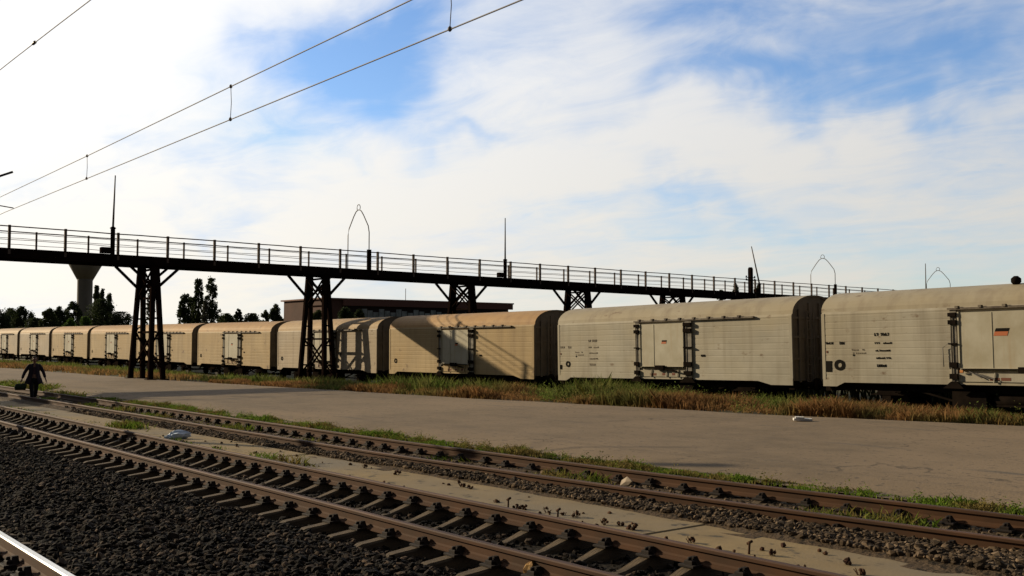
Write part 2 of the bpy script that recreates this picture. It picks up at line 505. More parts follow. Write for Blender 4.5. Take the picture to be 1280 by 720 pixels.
# ------------------------------------------------------------------ terrain
VERGE = [(-400, 19.0), (-140, 19.6), (-80, 20.0), (-56, 20.4), (-34, 22.4), (-18, 24.4), (-12, 26.0), (0, 28.2), (40, 29)]
YARD_Z = [(-170, -0.30), (-144, -0.28), (-120, -0.33), (-105, -0.43), (-80, -0.54), (-65, -0.59), (-50, -0.60), (-36, -0.55), (-21.6, -0.36), (-9, -0.22), (0, -0.2)]


def mid_y(X):
    X = np.asarray(X, float)
    return np.where(X < -20, 10.55, 10.55 + 0.75 * ((X + 20) / 15.0) ** 2 * (X < 5) + (X >= 5) * (2.083 + 0.167 * (X - 5)))


def verge_y(X):
    return lerp_tab(X, VERGE)


def build_ground():
    xs = np.concatenate([[-4000, -1500, -600, -300], np.arange(-180, 30.1, 2.0), [60, 200, 900, 2500]])
    V, Fc = [], []
    for X in xs:
        near = float(mid_y(min(max(X, -200), 10))) + 1.9
        vy = float(verge_y(X)); yz = float(lerp_tab(X, YARD_Z))
        ys = [(-2500, -0.1), (-300, -0.1), (-3, -0.32), (near - 0.5, -0.32), (near, 0.07), (vy - 0.3, 0.07), (vy + 1.5, 0.10), (vy + 2.6, 0.02),
              (29.6, yz - 0.06), (30.8, yz - 0.03), (35.2, yz - 0.03), (38, -0.1), (60, -0.05), (200, 0), (900, 0), (3800, 0)]
        ys = [(max(y, 0) if False else y, z) for y, z in ys]
        V.append(ys)
    n = len(V[0])
    verts = [(xs[i], V[i][j][0], V[i][j][1]) for i in range(len(xs)) for j in range(n)]
    faces = [(i * n + j, (i + 1) * n + j, (i + 1) * n + j + 1, i * n + j + 1) for i in range(len(xs) - 1) for j in range(n - 1)]
    mb = MB(); mb.add(verts, faces)
    mi = []
    for i in range(len(xs) - 1):
        for j in range(n - 1):
            mi.append(0 if j < 12 else 1)
    mb.mi = mi
    o = mb.build('ground', [M['soil'], M['field']])
    tag(o, kind='structure')


build_ground()

# ballast bed of the two passenger tracks: a rough sheet above the soil
xs = np.concatenate([np.arange(-260, -60, 4.0), np.arange(-60, -30, 0.6), np.arange(-30, 8, 0.2), [10, 14, 20]])
ys = np.concatenate([[-4], np.arange(-2, 2, 0.5), np.arange(2, 12.6, 0.16)])


def fbm(x, y, seed=0, octaves=4, base=1.0):
    r = np.random.default_rng(seed); s = 0; a = 1.0; f = base
    for _ in range(octaves):
        for _k in range(3):
            th = r.uniform(0, 6.28); ph = r.uniform(0, 6.28)
            s = s + a * np.sin((x * math.cos(th) + y * math.sin(th)) * f + ph + 1.7 * np.sin(x * f * 0.7 * math.sin(th) + ph)) / 3
        a *= 0.55; f *= 2.1
    return s


def bed_z(X, Y):
    z = -0.055 + 0.018 * fbm(X, Y, 3, 4, 2.0)
    my = mid_y(X)
    z = np.where(np.abs(Y - 7.0) < 1.30, -0.125 + 0.012 * fbm(X, Y, 5, 3, 4), z)         # low between the sleepers
    z = np.where((Y > 9.15) & (Y < my - 0.74), 0.055 * np.clip((Y - 9.38) / 0.12, 0, 1) - 0.01 + 0.03 * np.clip((my - 0.9 - Y) / 0.3, -1, 0) + 0.02 * fbm(X, Y, 8, 4, 3), z)
    z = np.where(np.abs(Y - my) < 0.70, -0.035 + 0.02 * fbm(X, Y, 9, 3, 1.1) + 0.012 * fbm(X, Y, 5, 3, 4), z)
    z = np.where(np.abs(Y - 1.86) < 1.3, -0.04 + 0.01 * fbm(X, Y, 5, 3, 4), z)
    z = np.where((Y > 3.3) & (Y < 5.6), z + 0.03 * np.sin((Y - 3.3) / 2.3 * math.pi), z)
    return z


GX, GY = np.meshgrid(xs, ys, indexing='ij')
GYY = np.where(GY > 12.3, np.minimum(GY, mid_y(GX) + 1.7) , GY)
GYY = np.minimum(GYY, mid_y(GX) + 1.75)
GZ = bed_z(GX, GYY)
nv = len(ys)
idx = np.arange(len(xs) * nv).reshape(len(xs), nv)
fc = np.stack([idx[:-1, :-1], idx[1:, :-1], idx[1:, 1:], idx[:-1, 1:]], -1).reshape(-1, 4)
cut = int(np.searchsorted(ys, 8.8))
P_ = np.stack([GX, GYY, GZ], -1)
for nm_, a_, b_, mt_ in (('ballast_bed', 0, cut + 1, 'ballast'), ('gravel_bed', cut, nv, 'gravel')):
    sub = P_[:, a_:b_]
    ix = np.arange(sub.shape[0] * sub.shape[1]).reshape(sub.shape[0], sub.shape[1])
    fc = np.stack([ix[:-1, :-1], ix[1:, :-1], ix[1:, 1:], ix[:-1, 1:]], -1).reshape(-1, 4)
    o = np_mesh(nm_, sub.reshape(-1, 3), fc, M[mt_], smooth=True)
    tag(o, kind='structure')

# asphalt yard, ragged edges
X = np.concatenate([np.arange(-400, -100, 5.0), np.arange(-100, 22, 0.5)])
lo = np.maximum(mid_y(X) + 1.75, 12.3) + 0.12 * fbm(X, X * 0, 11, 4, 0.8) + np.where(X < -45, (-45 - X) * 0.02, 0)
hi = verge_y(X) + 0.15 * fbm(X, X * 0, 12, 4, 0.6)
NT = 14
T = np.linspace(0, 1, NT)
P = np.stack([np.repeat(X[:, None], NT, 1), lo[:, None] * (1 - T) + hi[:, None] * T], -1)
Z = 0.15 + 0.012 * fbm(P[..., 0], P[..., 1], 21, 3, 0.5)
Z[:, 0] = 0.05; Z[:, -1] = 0.08
V = np.concatenate([P, Z[..., None]], -1)
idx = np.arange(len(X) * NT).reshape(len(X), NT)
fc = np.stack([idx[:-1, :-1], idx[1:, :-1], idx[1:, 1:], idx[:-1, 1:]], -1).reshape(-1, 4)
o = np_mesh('asphalt_yard', V.reshape(-1, 3), fc, M['asphalt'], smooth=True)
tag(o, kind='structure')

# concrete path between the tracks, cast in lengths
mb = MB()
x = -140.0
while x < 3:
    L_ = 6.1 if x < -22 else 4.9
    y0, y1 = 8.42, 9.22 + 0.02 * math.sin(x)
    y1 += 0.10 + 0.16 * min(1, max(0, (x + 26) / 12))
    mb.box(x + 0.004, x + L_ - 0.004, y0 + 0.02 * math.sin(3 * x), y1, -0.2, 0.005 + 0.008 * math.sin(7 * x), bev=0.015)
    x += L_
o = mb.build('concrete_path', M['strip'])
tag(o, kind='structure')

# ------------------------------------------------------------------ ballast stones
ICO_V = []
g_ = (1 + 5 ** 0.5) / 2
ICO_V = np.array([(-1, g_, 0), (1, g_, 0), (-1, -g_, 0), (1, -g_, 0), (0, -1, g_), (0, 1, g_), (0, -1, -g_), (0, 1, -g_), (g_, 0, -1), (g_, 0, 1), (-g_, 0, -1), (-g_, 0, 1)]) / 1.9
ICO_F = np.array([(0, 11, 5), (0, 5, 1), (0, 1, 7), (0, 7, 10), (0, 10, 11), (1, 5, 9), (5, 11, 4), (11, 10, 2), (10, 7, 6), (7, 1, 8), (3, 9, 4), (3, 4, 2), (3, 2, 6), (3, 6, 8), (3, 8, 9), (4, 9, 5), (2, 4, 11), (6, 2, 10), (8, 6, 7), (9, 8, 1)])


def stones(name, X, Y, Zb, S, label, mt_='stone'):
    n = len(X)
    v = ICO_V[None] * (1 + rng.uniform(-0.32, 0.32, (n, 12, 1)))
    sc = S[:, None] * rng.uniform(0.6, 1.15, (n, 3)) * np.array([1, 1, 0.75])
    v = v * sc[:, None, :]
    a = rng.uniform(0, 6.28, n); b = rng.uniform(-0.6, 0.6, n)
    ca, sa, cb, sb = np.cos(a), np.sin(a), np.cos(b), np.sin(b)
    x = v[..., 0] * ca[:, None] - v[..., 1] * sa[:, None]
    y = v[..., 0] * sa[:, None] + v[..., 1] * ca[:, None]
    z = v[..., 2]
    y, z = y * cb[:, None] - z * sb[:, None], y * sb[:, None] + z * cb[:, None]
    P = np.stack([x + X[:, None], y + Y[:, None], z + (Zb + S * 0.25)[:, None]], -1)
    f = (ICO_F[None] + (np.arange(n) * 12)[:, None, None]).reshape(-1, 3)
    o = np_mesh(name, P.reshape(-1, 3), f, M[mt_])
    return tag(o, label, 'ballast', kind='stuff')


def strip_pts(n, x0, x1, fy0, fy1, power=1.0):
    t = rng.uniform(0, 1, n) ** power
    X = x1 - (x1 - x0) * t
    u = rng.uniform(0, 1, n)
    return X, fy0(X) * (1 - u) + fy1(X) * u


c_ = lambda v: (lambda X: np.full_like(X, v))
XX, YY = [], []
for n, x0, x1, f0, f1, p in ((30000, -30, -4, c_(3.0), c_(6.0), 1.25), (5000, -60, -28, c_(3.0), c_(6.0), 1.1),
                             (20000, -34, -3, lambda X: np.interp(X, [-26, -14], [9.33, 9.48]), lambda X: mid_y(X) - 0.75, 1.2),
                             (3500, -40, -3, lambda X: mid_y(X) - 0.7, lambda X: mid_y(X) + 0.7, 1.2),
                             (2500, -40, -3, lambda X: mid_y(X) + 0.8, lambda X: mid_y(X) + 1.6, 1.2),
                             (2500, -30, -3, c_(7.75), c_(8.42), 1.0), (9000, -34, -6, c_(5.7), c_(8.2), 1.0), (7000, -22, -6, c_(0.5), c_(3.3), 1.0)):
    a, b = strip_pts(n, x0, x1, f0, f1, p)
    XX.append(a); YY.append(b)
XX = np.concatenate(XX); YY = np.concatenate(YY)
SS = 0.014 + 0.042 * rng.uniform(0, 1, len(XX)) ** 1.8 + 0.028 * (rng.uniform(0, 1, len(XX)) > 0.97)
q = YY < 9.2
stones('ballast_stones', XX[q], YY[q], bed_z(XX[q], YY[q]), SS[q], 'dark broken track ballast in the foreground')
stones('brown_gravel', XX[~q], YY[~q], bed_z(XX[~q], YY[~q]), SS[~q] * 0.85, 'brown gravel along the weedy track behind the concrete path', 'stone_brown')

# ------------------------------------------------------------------ railway tracks
RAILP = [(-0.075, 0), (0.075, 0), (0.075, 0.014), (0.02, 0.032), (0.010, 0.05), (0.010, 0.118), (0.036, 0.130), (0.036, 0.158), (0.028, 0.170),
         (-0.028, 0.170), (-0.036, 0.158), (-0.036, 0.130), (-0.010, 0.118), (-0.010, 0.05), (-0.02, 0.032), (-0.075, 0.014)]


def rail(parent, pts, top):
    """pts: world polyline of the rail foot centre"""
    vs, fs = [], []
    n = len(RAILP)
    for i, p in enumerate(pts):
        d = np.array(pts[min(i + 1, len(pts) - 1)]) - np.array(pts[max(i - 1, 0)])
        d = d / np.linalg.norm(d)
        nx, ny = -d[1], d[0]
        for u, z in RAILP:
            vs.append((p[0] + nx * u, p[1] + ny * u, p[2] + z))
    mb = MB()
    for i in range(len(pts) - 1):
        for k in range(n):
            a, b = i * n + k, i * n + (k + 1) % n
            fs.append((a, b, b + n, a + n))
    mb.add(vs, fs)
    mb.mi = [1 if (k in (8, 7, 9)) else 0 for i in range(len(pts) - 1) for k in range(n)]
    loc = parent.location
    mb.v = [(x - loc.x, y - loc.y, z - loc.z) for x, y, z in mb.v]
    return mb.build('rail', [M['rust'], top], parent)


def sleeper_mesh():
    mb = MB()
    # cast sleeper: high rail seats, shoulders falling to the ends and to a low waist, tapered sides
    prof = [(-1.28, -0.055, .04), (-1.22, -0.03, .055), (-0.92, 0.0, .062), (-0.60, 0.0, .062), (-0.28, -0.095, .045), (0.0, -0.125, .04),
            (0.28, -0.095, .045), (0.60, 0.0, .062), (0.92, 0.0, .062), (1.22, -0.03, .055), (1.28, -0.055, .04)]
    vs, fs = [], []
    for y, z, w in prof:
        vs += [(-w - 0.10, y, -0.22), (-w - 0.018, y, z - 0.02), (-w, y, z), (w, y, z), (w + 0.018, y, z - 0.02), (w + 0.10, y, -0.22)]
    for i in range(len(prof) - 1):
        for k in range(5):
            a = i * 6 + k
            fs.append((a, a + 1, a + 7, a + 6))
    fs.append(tuple(range(6))); fs.append(tuple(reversed(range(len(prof) * 6 - 6, len(prof) * 6))))
    mb.add(vs, fs)
    return mb.mesh('sleeper', M['sleeper'])


def chair_mesh():
    mb = MB()
    mb.box(-0.095, 0.095, -0.19, 0.19, 0.0005, 0.022, bev=0.006)
    for s in (-1, 1):
        mb.prism([(-0.075, 0.02), (0.075, 0.02), (0.035, 0.065), (0.02, 0.09), (-0.02, 0.09), (-0.035, 0.065)], 'y', *sorted((s * 0.04, s * 0.10)))
        mb.box(-0.05, 0.05, s * 0.125 - 0.03, s * 0.125 + 0.03, 0.02, 0.06, bev=0.01)
        mb.lathe([(0.022, 0.06), (0.022, 0.085), (0.014, 0.09)], 6, (0, s * 0.13, 0))
    return mb.mesh('rail_fastening', M['iron'])


SLP, CHR = sleeper_mesh(), chair_mesh()


def track(label, yc, z0, X0, X1, spacing, top, detail_range, seed, chairs=True):
    r = random.Random(seed)
    root = empty('railway_track', (X1, float(yc(X1)), z0), label, 'railway track', 'railway tracks of the station yard')
    Xs = np.concatenate([np.arange(X0, -60, 10.0), np.arange(-60, X1 + 0.1, 1.5)])
    for s in (-1, 1):
        pts = []
        for x in Xs:
            sl = float((yc(x + 0.5) - yc(x - 0.5)))
            pts.append((x - s * 0.75 * sl, float(yc(x)) + s * 0.75, z0 + 0.003 * math.sin(x * 0.8 + s)))
        rail(root, pts, top)
    rest = MB()
    x = detail_range[1]
    cnt = 0
    while x > X0:
        xx = x + r.uniform(-0.03, 0.03)
        ang = math.atan(float(yc(xx + 0.5) - yc(xx - 0.5))) + r.uniform(-0.015, 0.015)
        if x > detail_range[0] and cnt < 100:
            o = bpy.data.objects.new('sleeper', SLP); COL.objects.link(o); o.parent = root
            o.location = (xx - root.location.x, float(yc(xx)) + r.uniform(-0.03, 0.03) - root.location.y, -0.002 + r.uniform(-0.004, 0.0))
            o.rotation_euler = (r.uniform(-0.004, 0.004), 0, ang)
            if chairs and x > -36:
                for s in (-1, 1):
                    c = bpy.data.objects.new('rail_fastening', CHR); COL.objects.link(c); c.parent = o
                    c.location = (0, s * 0.75, 0.001)
            cnt += 1
        else:
            cx, cy = xx - root.location.x, float(yc(xx)) - root.location.y
            rest.box(cx - 0.12, cx + 0.12, cy - 1.28, cy + 1.28, -0.16, -0.002)
        x -= spacing
    if rest.v:
        o = rest.build('distant_sleepers', M['sleeper'], root); o['kind'] = 'stuff'
    return root


near_f = lambda x: 7.0 + 0 * np.asarray(x)
left_f = lambda x: 1.86 + 0 * np.asarray(x)
yard_f = lambda x: 32.65 + 0 * np.asarray(x)
track('rusty track with broad tan sleepers in the foreground, nearest below the concrete path', near_f, 0.0, -260, 3, 0.62, M['rail_top'], (-60, 2.5), 1)
track('rusty weed-grown track between the concrete path and the asphalt yard', mid_y, 0.0, -260, 6, 0.66, M['rail_top'], (-62, 5.5), 2)
track('track with a brightly polished rail at the bottom left corner', left_f, 0.0, -260, 0, 0.62, M['rail_shiny'], (-40, -1), 3)


def yard_track():
    root = empty('railway_track', (-20, 32.65, 0), 'sunken weed-grown track that the row of cream wagons stands on', 'railway track', 'railway tracks of the station yard')
    Xs = np.concatenate([np.arange(-170, 1, 4.0)])
    for s in (-1, 1):
        rail(root, [(x, 32.65 + s * 0.75, float(lerp_tab(x, YARD_Z))) for x in Xs], M['rail_top'])
    rest = MB()
    for x in np.arange(-168, 0, 0.65):
        z = float(lerp_tab(x, YARD_Z))
        rest.box(x + 20 - 0.12, x + 20 + 0.12, -1.28, 1.28, z - 0.15, z - 0.002)
    o = rest.build('sleepers', M['sleeper'], root); o['kind'] = 'stuff'


yard_track()

# ------------------------------------------------------------------ freight wagons
LB = 12.85                                               # body length
HWID = 1.42                                              # half width


def wagon_profile():
    """half cross-section from the sill to the ridge, with shallow horizontal ribs"""
    pts = []
    z = 0.18
    while z < 2.34:
        pts += [(HWID, z), (HWID, z + 0.17), (HWID - 0.0045, z + 0.182), (HWID - 0.0045, z + 0.203)]
        z += 0.22 if int(z * 100) % 3 else 0.235
    pts += [(HWID, 2.50), (HWID - 0.03, 2.58)]
    for t in np.linspace(0.12, 1, 9):
        a = t * math.pi / 2
        pts.append(((HWID - 0.03) * math.cos(a) ** 0.95, 2.58 + 0.72 * math.sin(a)))
    return pts


def make_wagon(paint, roof, big_door=False, marks=2):
    """children of an Empty at the left lower body corner; +x along the train, -y faces the yard"""
    root = empty('freight_wagon', (0, 0, 0))
    half = wagon_profile()
    full = [(-y, z) for y, z in half] + [(y, z) for y, z in reversed(half)][1:]
    nb = 0
    side_idx = [i for i, (y, z) in enumerate(full) if z < 2.5]
    # body side walls and roof shell
    def shell(name, sel, mt):
        mb = MB()
        segs = 5
        pts = [full[i] for i in sel]
        for k in range(len(pts) - 1):
            (ya, za), (yb, zb) = pts[k], pts[k + 1]
            mb.add([(0, ya, za), (LB, ya, za), (LB, yb, zb), (0, yb, zb)], [(0, 1, 2, 3)])
        return mb
    body = MB()
    nsid = next(i for i, (y, z) in enumerate(full) if z >= 2.58)
    nend = len(full) - 1 - nsid
    for k in list(range(0, nsid)) + list(range(nend, len(full) - 1)):
        (ya, za), (yb, zb) = full[k], full[k + 1]
        body.add([(0, ya, za), (LB, ya, za), (LB, yb, zb), (0, yb, zb)], [(0, 1, 2, 3)])
    # bottom sill, deeper at both ends
    for s in (-1, 1):
        y0, y1 = sorted((s * (HWID + 0.012), s * (HWID - 0.03)))
        body.prism([(0, 0), (0.55, 0), (0.85, 0.14), (LB - 1.55, 0.14), (LB - 0.95, 0.0), (LB, 0.0), (LB, 0.235), (0, 0.235)], 'y', y0, y1)
        # corner posts
        for xx in (0.0, LB - 0.10):
            body.box(xx - 0.012, xx + 0.112, y0 - 0.0, y1, 0.24, 2.53)
    b = body.build('body', paint, root)
    rf = MB()
    NR = 12
    for k in range(nsid, nend):
        (ya, za), (yb, zb) = full[k], full[k + 1]
        rf.add([(-0.03, ya, za), (LB + 0.03, ya, za), (LB + 0.03, yb, zb), (-0.03, yb, zb)], [(0, 1, 2, 3)], smooth=True)
    rf.build('roof', roof, root)
    # end walls
    for sx, xe in ((-1, 0.0), (1, LB)):
        ew = MB()
        ins = 0.05
        x_in = xe - sx * ins
        out = [(y * 0.985, z) for y, z in full]
        out = [(-HWID * 0.985, 0.02)] + out + [(HWID * 0.985, 0.02)]
        ew.prism(out, 'x', *(sorted((x_in, x_in - sx * 0.04))))
        # arched rim
        for k in range(len(full) - 1):
            (ya, za), (yb, zb) = full[k], full[k + 1]
            f_ = 0.93
            ew.add([(xe, ya, za), (xe, yb, zb), (xe, yb * f_, zb - 0.06 * (zb > 2.4)), (xe, ya * f_, za - 0.06 * (za > 2.4))], [(0, 1, 2, 3)])
        for yy in (-0.95, -0.32, 0.32, 0.95):
            ew.box(*sorted((x_in, x_in + sx * 0.07)), yy - 0.05, yy + 0.05, 0.1, 2.75 if abs(yy) > 0.5 else 3.0)
        for zz in (0.95, 1.75, 2.45):
            ew.box(*sorted((x_in, x_in + sx * 0.055)), -1.33, 1.33, zz - 0.04, zz + 0.04)
        ewo = ew.build('end_wall', M['wend'], root)
        ld = MB()
        for yy in (-0.62, -0.22):
            ld.bar((x_in + sx * 0.14, yy, -0.1), (x_in + sx * 0.14, yy, 2.7), 0.04)
        for zz in np.arange(0.1, 2.7, 0.32):
            ld.bar((x_in + sx * 0.14, -0.62, zz), (x_in + sx * 0.14, -0.22, zz), 0.03)
        ld.build('ladder', M['wend'], root)
    # door on the yard side (-y)
    D0, D1 = (5.02, 9.35) if big_door else (5.28, 7.72)
    yf = -HWID - 0.02
    dm = MB()
    dm.box(D0, D1, yf - 0.055, yf + 0.02, 0.66, 2.40)
    door = dm.build('door', M['door'], root)
    fr = MB()
    for a, b_ in ((D0, D0 + 0.05), (D1 - 0.05, D1)):
        fr.box(a, b_, yf - 0.085, yf - 0.05, 0.60, 2.42)
    fr.box(D0, D1, yf - 0.085, yf - 0.05, 0.60, 0.66)
    for q in ((0.33,) if not big_door else (0.25, 0.5, 0.75)):
        fr.box(D0 + (D1 - D0) * q - 0.012, D0 + (D1 - D0) * q + 0.012, yf - 0.068, yf - 0.05, 0.66, 2.38)
    fr.build('door_frame', M['door'], door)
    lk = MB()
    xm = (D0 + D1) / 2 - 0.05
    lk.box(xm - 0.22, xm + 0.26, yf - 0.19, yf - 0.085, 0.52, 0.70)
    lk.bar((xm - 0.1, yf - 0.14, 0.62), (xm + 0.95, yf - 0.14, 0.46), 0.05)
    lk.bar((D0 + 0.1, yf - 0.11, 0.63), (D1 - 0.1, yf - 0.11, 0.63), 0.035)
    lk.build('lock_bar', M['under'], door)
    em = MB()
    ex, ez = (D0 + 1.37, 1.78) if big_door else (xm + 0.20, 1.66)
    sz = 1.0 if big_door else 0.62
    e0 = yf - 0.062
    em.add([(ex - .2 * sz, e0, ez), (ex + .22 * sz, e0, ez), (ex + .26 * sz, e0, ez + .10 * sz), (ex - .16 * sz, e0, ez + .10 * sz)], [(0, 1, 2, 3)], 0)
    em.add([(ex - .24 * sz, e0 - .001, ez - .13 * sz), (ex + .18 * sz, e0 - .001, ez - .13 * sz), (ex + .22 * sz, e0 - .001, ez - .002), (ex - .2 * sz, e0 - .001, ez - .002)], [(0, 1, 2, 3)], 1)
    em.build('emblem', [M['mark'], M['red']], door)
    # posts beside the door with hinges and rods
    for px_ in ((D0 - 0.26, D0 - 0.05), (D1 + 0.05, D1 + 0.40)):
        pm = MB()
        pm.box(px_[0], px_[1], yf - 0.05, yf + 0.02, 0.20, 2.50)
        pm.build('door_post', M['post'], root)
        hm = MB()
        for zz, hh in ((2.34, 0.12), (2.10, 0.14), (1.42, 0.05), (0.76, 0.16), (0.40, 0.16)):
            hm.box(px_[0] - 0.03, px_[1] + 0.02, yf - 0.13, yf - 0.05, zz - hh / 2, zz + hh / 2)
        hm.bar((px_[0] + 0.06, yf - 0.08, 0.25), (px_[0] + 0.06, yf - 0.08, 2.4), 0.022)
        hm.prism([(px_[0] - 0.28, 0.02), (px_[1] + 0.2, 0.02), (px_[1] - 0.02, 0.24), (px_[0], 0.24)], 'y', yf - 0.10, yf - 0.03)
        hm.build('hinge', M['under'], root)
    # runner rail above the door
    rm = MB()
    xe = D1 + 3.5 if not big_door else LB - 0.2
    rm.box(D0 - 0.32, xe, yf - 0.09, yf + 0.01, 2.49, 2.555)
    for q in np.arange(D0, xe, 0.75):
        rm.box(q - 0.05, q + 0.05, yf - 0.12, yf + 0.01, 2.53, 2.61)
    rm.build('door_runner', M['gutter'], root)
    # apron under the door: battered step plate with stains
    am = MB()
    am.box(D0 - 0.04, D1 + 0.04, yf - 0.03, yf + 0.01, 0.24, 0.50)
    for q in (0.25, 0.6, 0.85):
        am.bar((D0 + (D1 - D0) * q, yf - 0.06, 0.22), (D0 + (D1 - D0) * q + 0.05, yf - 0.06, 0.52), 0.03)
    am.build('door_sill', M['gutter'] if False else paint, root)
    ft = MB()
    for q in (0.22, 0.3, 0.5, 0.72):
        ft.box(D0 + (D1 - D0) * q, D0 + (D1 - D0) * (q + 0.07), yf - 0.034, yf - 0.031, 0.27 + 0.04 * q, 0.36 + 0.05 * q)
    ft.build('rust_stain', M['rustred'], root)
    # stencilled data: rows of small illegible characters
    sm = MB()
    r = random.Random(5)

    def row(x0, x1, z, h, mi=0):
        x = x0
        while x < x1:
            w = r.uniform(0.03, 0.07)
            if r.random() < 0.82:
                t = 0.0015
                kind = r.randint(0, 3)
                if kind == 0: sm.box(x, x + w, yf + 0.005, yf + 0.019, z, z + h * 0.3, mi); sm.box(x, x + w * 0.35, yf + 0.005, yf + 0.019, z + h * 0.3, z + h, mi)
                elif kind == 1: sm.box(x, x + w, yf + 0.005, yf + 0.019, z + h * 0.7, z + h, mi); sm.box(x + w * 0.5, x + w * 0.8, yf + 0.005, yf + 0.019, z, z + h * 0.7, mi)
                else: sm.box(x, x + w, yf + 0.005, yf + 0.019, z, z + h * r.uniform(0.7, 1), mi)
            x += w + 0.02
    def flush(name):
        nonlocal sm
        if sm.v: sm.build(name, [M['mark'], M['rustred'], M['mark_faint']], root)
        sm = MB()
    if marks:
        f_ = 0 if big_door else 2
        for z, x0, x1, h in ((1.72, 2.05, 2.62, 0.10), (1.45, 2.05, 2.66, 0.06), (1.20, 2.08, 2.62, 0.06), (0.95, 2.10, 2.66, 0.06), (0.68, 2.12, 2.42, 0.09)):
            row(x0, x1, z, h, f_ if h < 0.08 or not big_door else 0)
        flush('data_stencil')
        row(0.16, 0.42, 1.46, 0.08, f_); row(0.56, 0.90, 1.45, 0.10, f_)
        row(0.16, 0.38, 1.16, 0.09, 1)
        flush('code_stencil')
        row(1.15, 1.75, 1.24, 0.05, 2); row(1.10, 1.25, 1.05, 0.07, 0); row(1.2, 1.7, 1.13, 0.04, 2)
        flush('load_stencil')
        sm.box(0.14, 0.36 if big_door else 0.26, yf + 0.004, yf + 0.019, 0.50, 0.88 if big_door else 0.70)
        flush('dark_square')
    # round disc with a pale centre
    ring = [(math.cos(a), math.sin(a)) for a in np.linspace(0, 2 * math.pi, 20, endpoint=False)]
    ro, ri = (0.21, 0.09) if big_door else (0.15, 0.07)
    sm.add([(0.68 + ro * c, yf + 0.004, 0.74 + ro * 0.9 * s_) for c, s_ in ring] + [(0.68 + ri * c, yf + 0.004, 0.74 + ri * 0.9 * s_) for c, s_ in ring],
           [(i, (i + 1) % 20, 20 + (i + 1) % 20, 20 + i) for i in range(20)])
    flush('round_mark')
    if not big_door:
        sm.box(8.55, 8.75, yf + 0.0, yf + 0.019, 1.05, 1.13)
        flush('small_plate')
    # underframe, axle guards, wheels, brake gear
    uf = MB()
    for s in (-1, 1):
        uf.box(0.1, LB - 0.1, s * 1.0 - 0.06, s * 1.0 + 0.06, -0.12, 0.16)
        # truss rod trapezium
        uf.bar((3.4, s * 1.05, -0.1), (5.0, s * 1.05, -0.5), 0.06); uf.bar((5.0, s * 1.05, -0.5), (8.0, s * 1.05, -0.5), 0.06); uf.bar((8.0, s * 1.05, -0.5), (9.5, s * 1.05, -0.1), 0.06)
    uf.box(0.02, 0.26, -1.3, 1.3, -0.16, 0.15); uf.box(LB - 0.26, LB - 0.02, -1.3, 1.3, -0.16, 0.15)
    uf.box(0.3, LB - 0.3, -1.36, 1.36, 0.10, 0.19)
    uf.box(4.6, 5.7, -1.2, -0.6, -0.62, -0.08); uf.box(7.2, 7.9, -1.22, -0.7, -0.55, -0.1)
    uf.lathe([(0.18, 5.9), (0.2, 5.95), (0.2, 6.85), (0.18, 6.9)], 12, (0, -0.9, -0.35), axis='x')
    uf.build('underframe', M['under'], root)
    for xa in (2.35, LB - 2.35):
        for s in (-1, 1):
            gm = MB()
            gm.prism([(xa - 0.5, 0.0), (xa + 0.5, 0.0), (xa + 0.2, -0.55), (xa - 0.2, -0.55)], 'y', s * 1.10 - 0.02, s * 1.10 + 0.02)
            gm.box(xa - 0.16, xa + 0.16, s * 1.2 - 0.09, s * 1.2 + 0.09, -0.56, -0.28)
            for q in range(4):
                gm.box(xa - 0.6 + q * 0.1, xa + 0.6 - q * 0.1, s * 1.2 - 0.05, s * 1.2 + 0.05, -0.26 + q * 0.0 - 0.0 + q * 0.03, -0.235 + q * 0.03)
            gm.build('axle_guard', M['under'], root)
            wm = MB()
            ys_ = s * 0.72
            wm.lathe([(0.44, ys_ - 0.045), (0.47, ys_ - s * 0.0), (0.46, ys_ + 0.06), (0.38, ys_ + 0.06), (0.36, ys_ + 0.03), (0.14, ys_ + 0.02), (0.13, ys_ + 0.09), (0.05, ys_ + 0.09)], 24, (xa, 0, -0.44), axis='y')
            wm.build('wheel', M['iron'], root)
        ax = MB(); ax.tube([(xa, -1.1, -0.44), (xa, 1.1, -0.44)], 0.07); ax.build('axle', M['iron'], root)
    for sx, xe_ in ((-1, 0.0), (1, LB)):
        for s in (-1, 1):
            bm_ = MB()
            bm_.tube([(xe_, s * 0.87, 0.03), (xe_ + sx * 0.42, s * 0.87, 0.03)], 0.085, 12)
            bm_.lathe([(0.0, 0), (0.22, 0.0), (0.23, 0.03), (0.05, 0.05)] if sx > 0 else [(0.05, -0.05), (0.23, -0.03), (0.22, 0.0), (0.0, 0)], 18, (xe_ + sx * 0.58 - (0.0), s * 0.87, 0.03), axis='x')
            bm_.tube([(xe_ + sx * 0.42, s * 0.87, 0.03), (xe_ + sx * 0.6, s * 0.87, 0.03)], 0.06, 12)
            bm_.build('buffer', M['under'], root)
    hk = MB()
    for sx, xe_ in ((-1, 0.0), (1, LB)):
        hk.bar((xe_, 0, 0.03), (xe_ + sx * 0.5, 0, 0.0), 0.08)
        hk.bar((xe_ + sx * 0.3, 0.25, 0.0), (xe_ + sx * 0.45, 0.25, -0.45), 0.05)
    hk.build('coupling', M['under'], root)
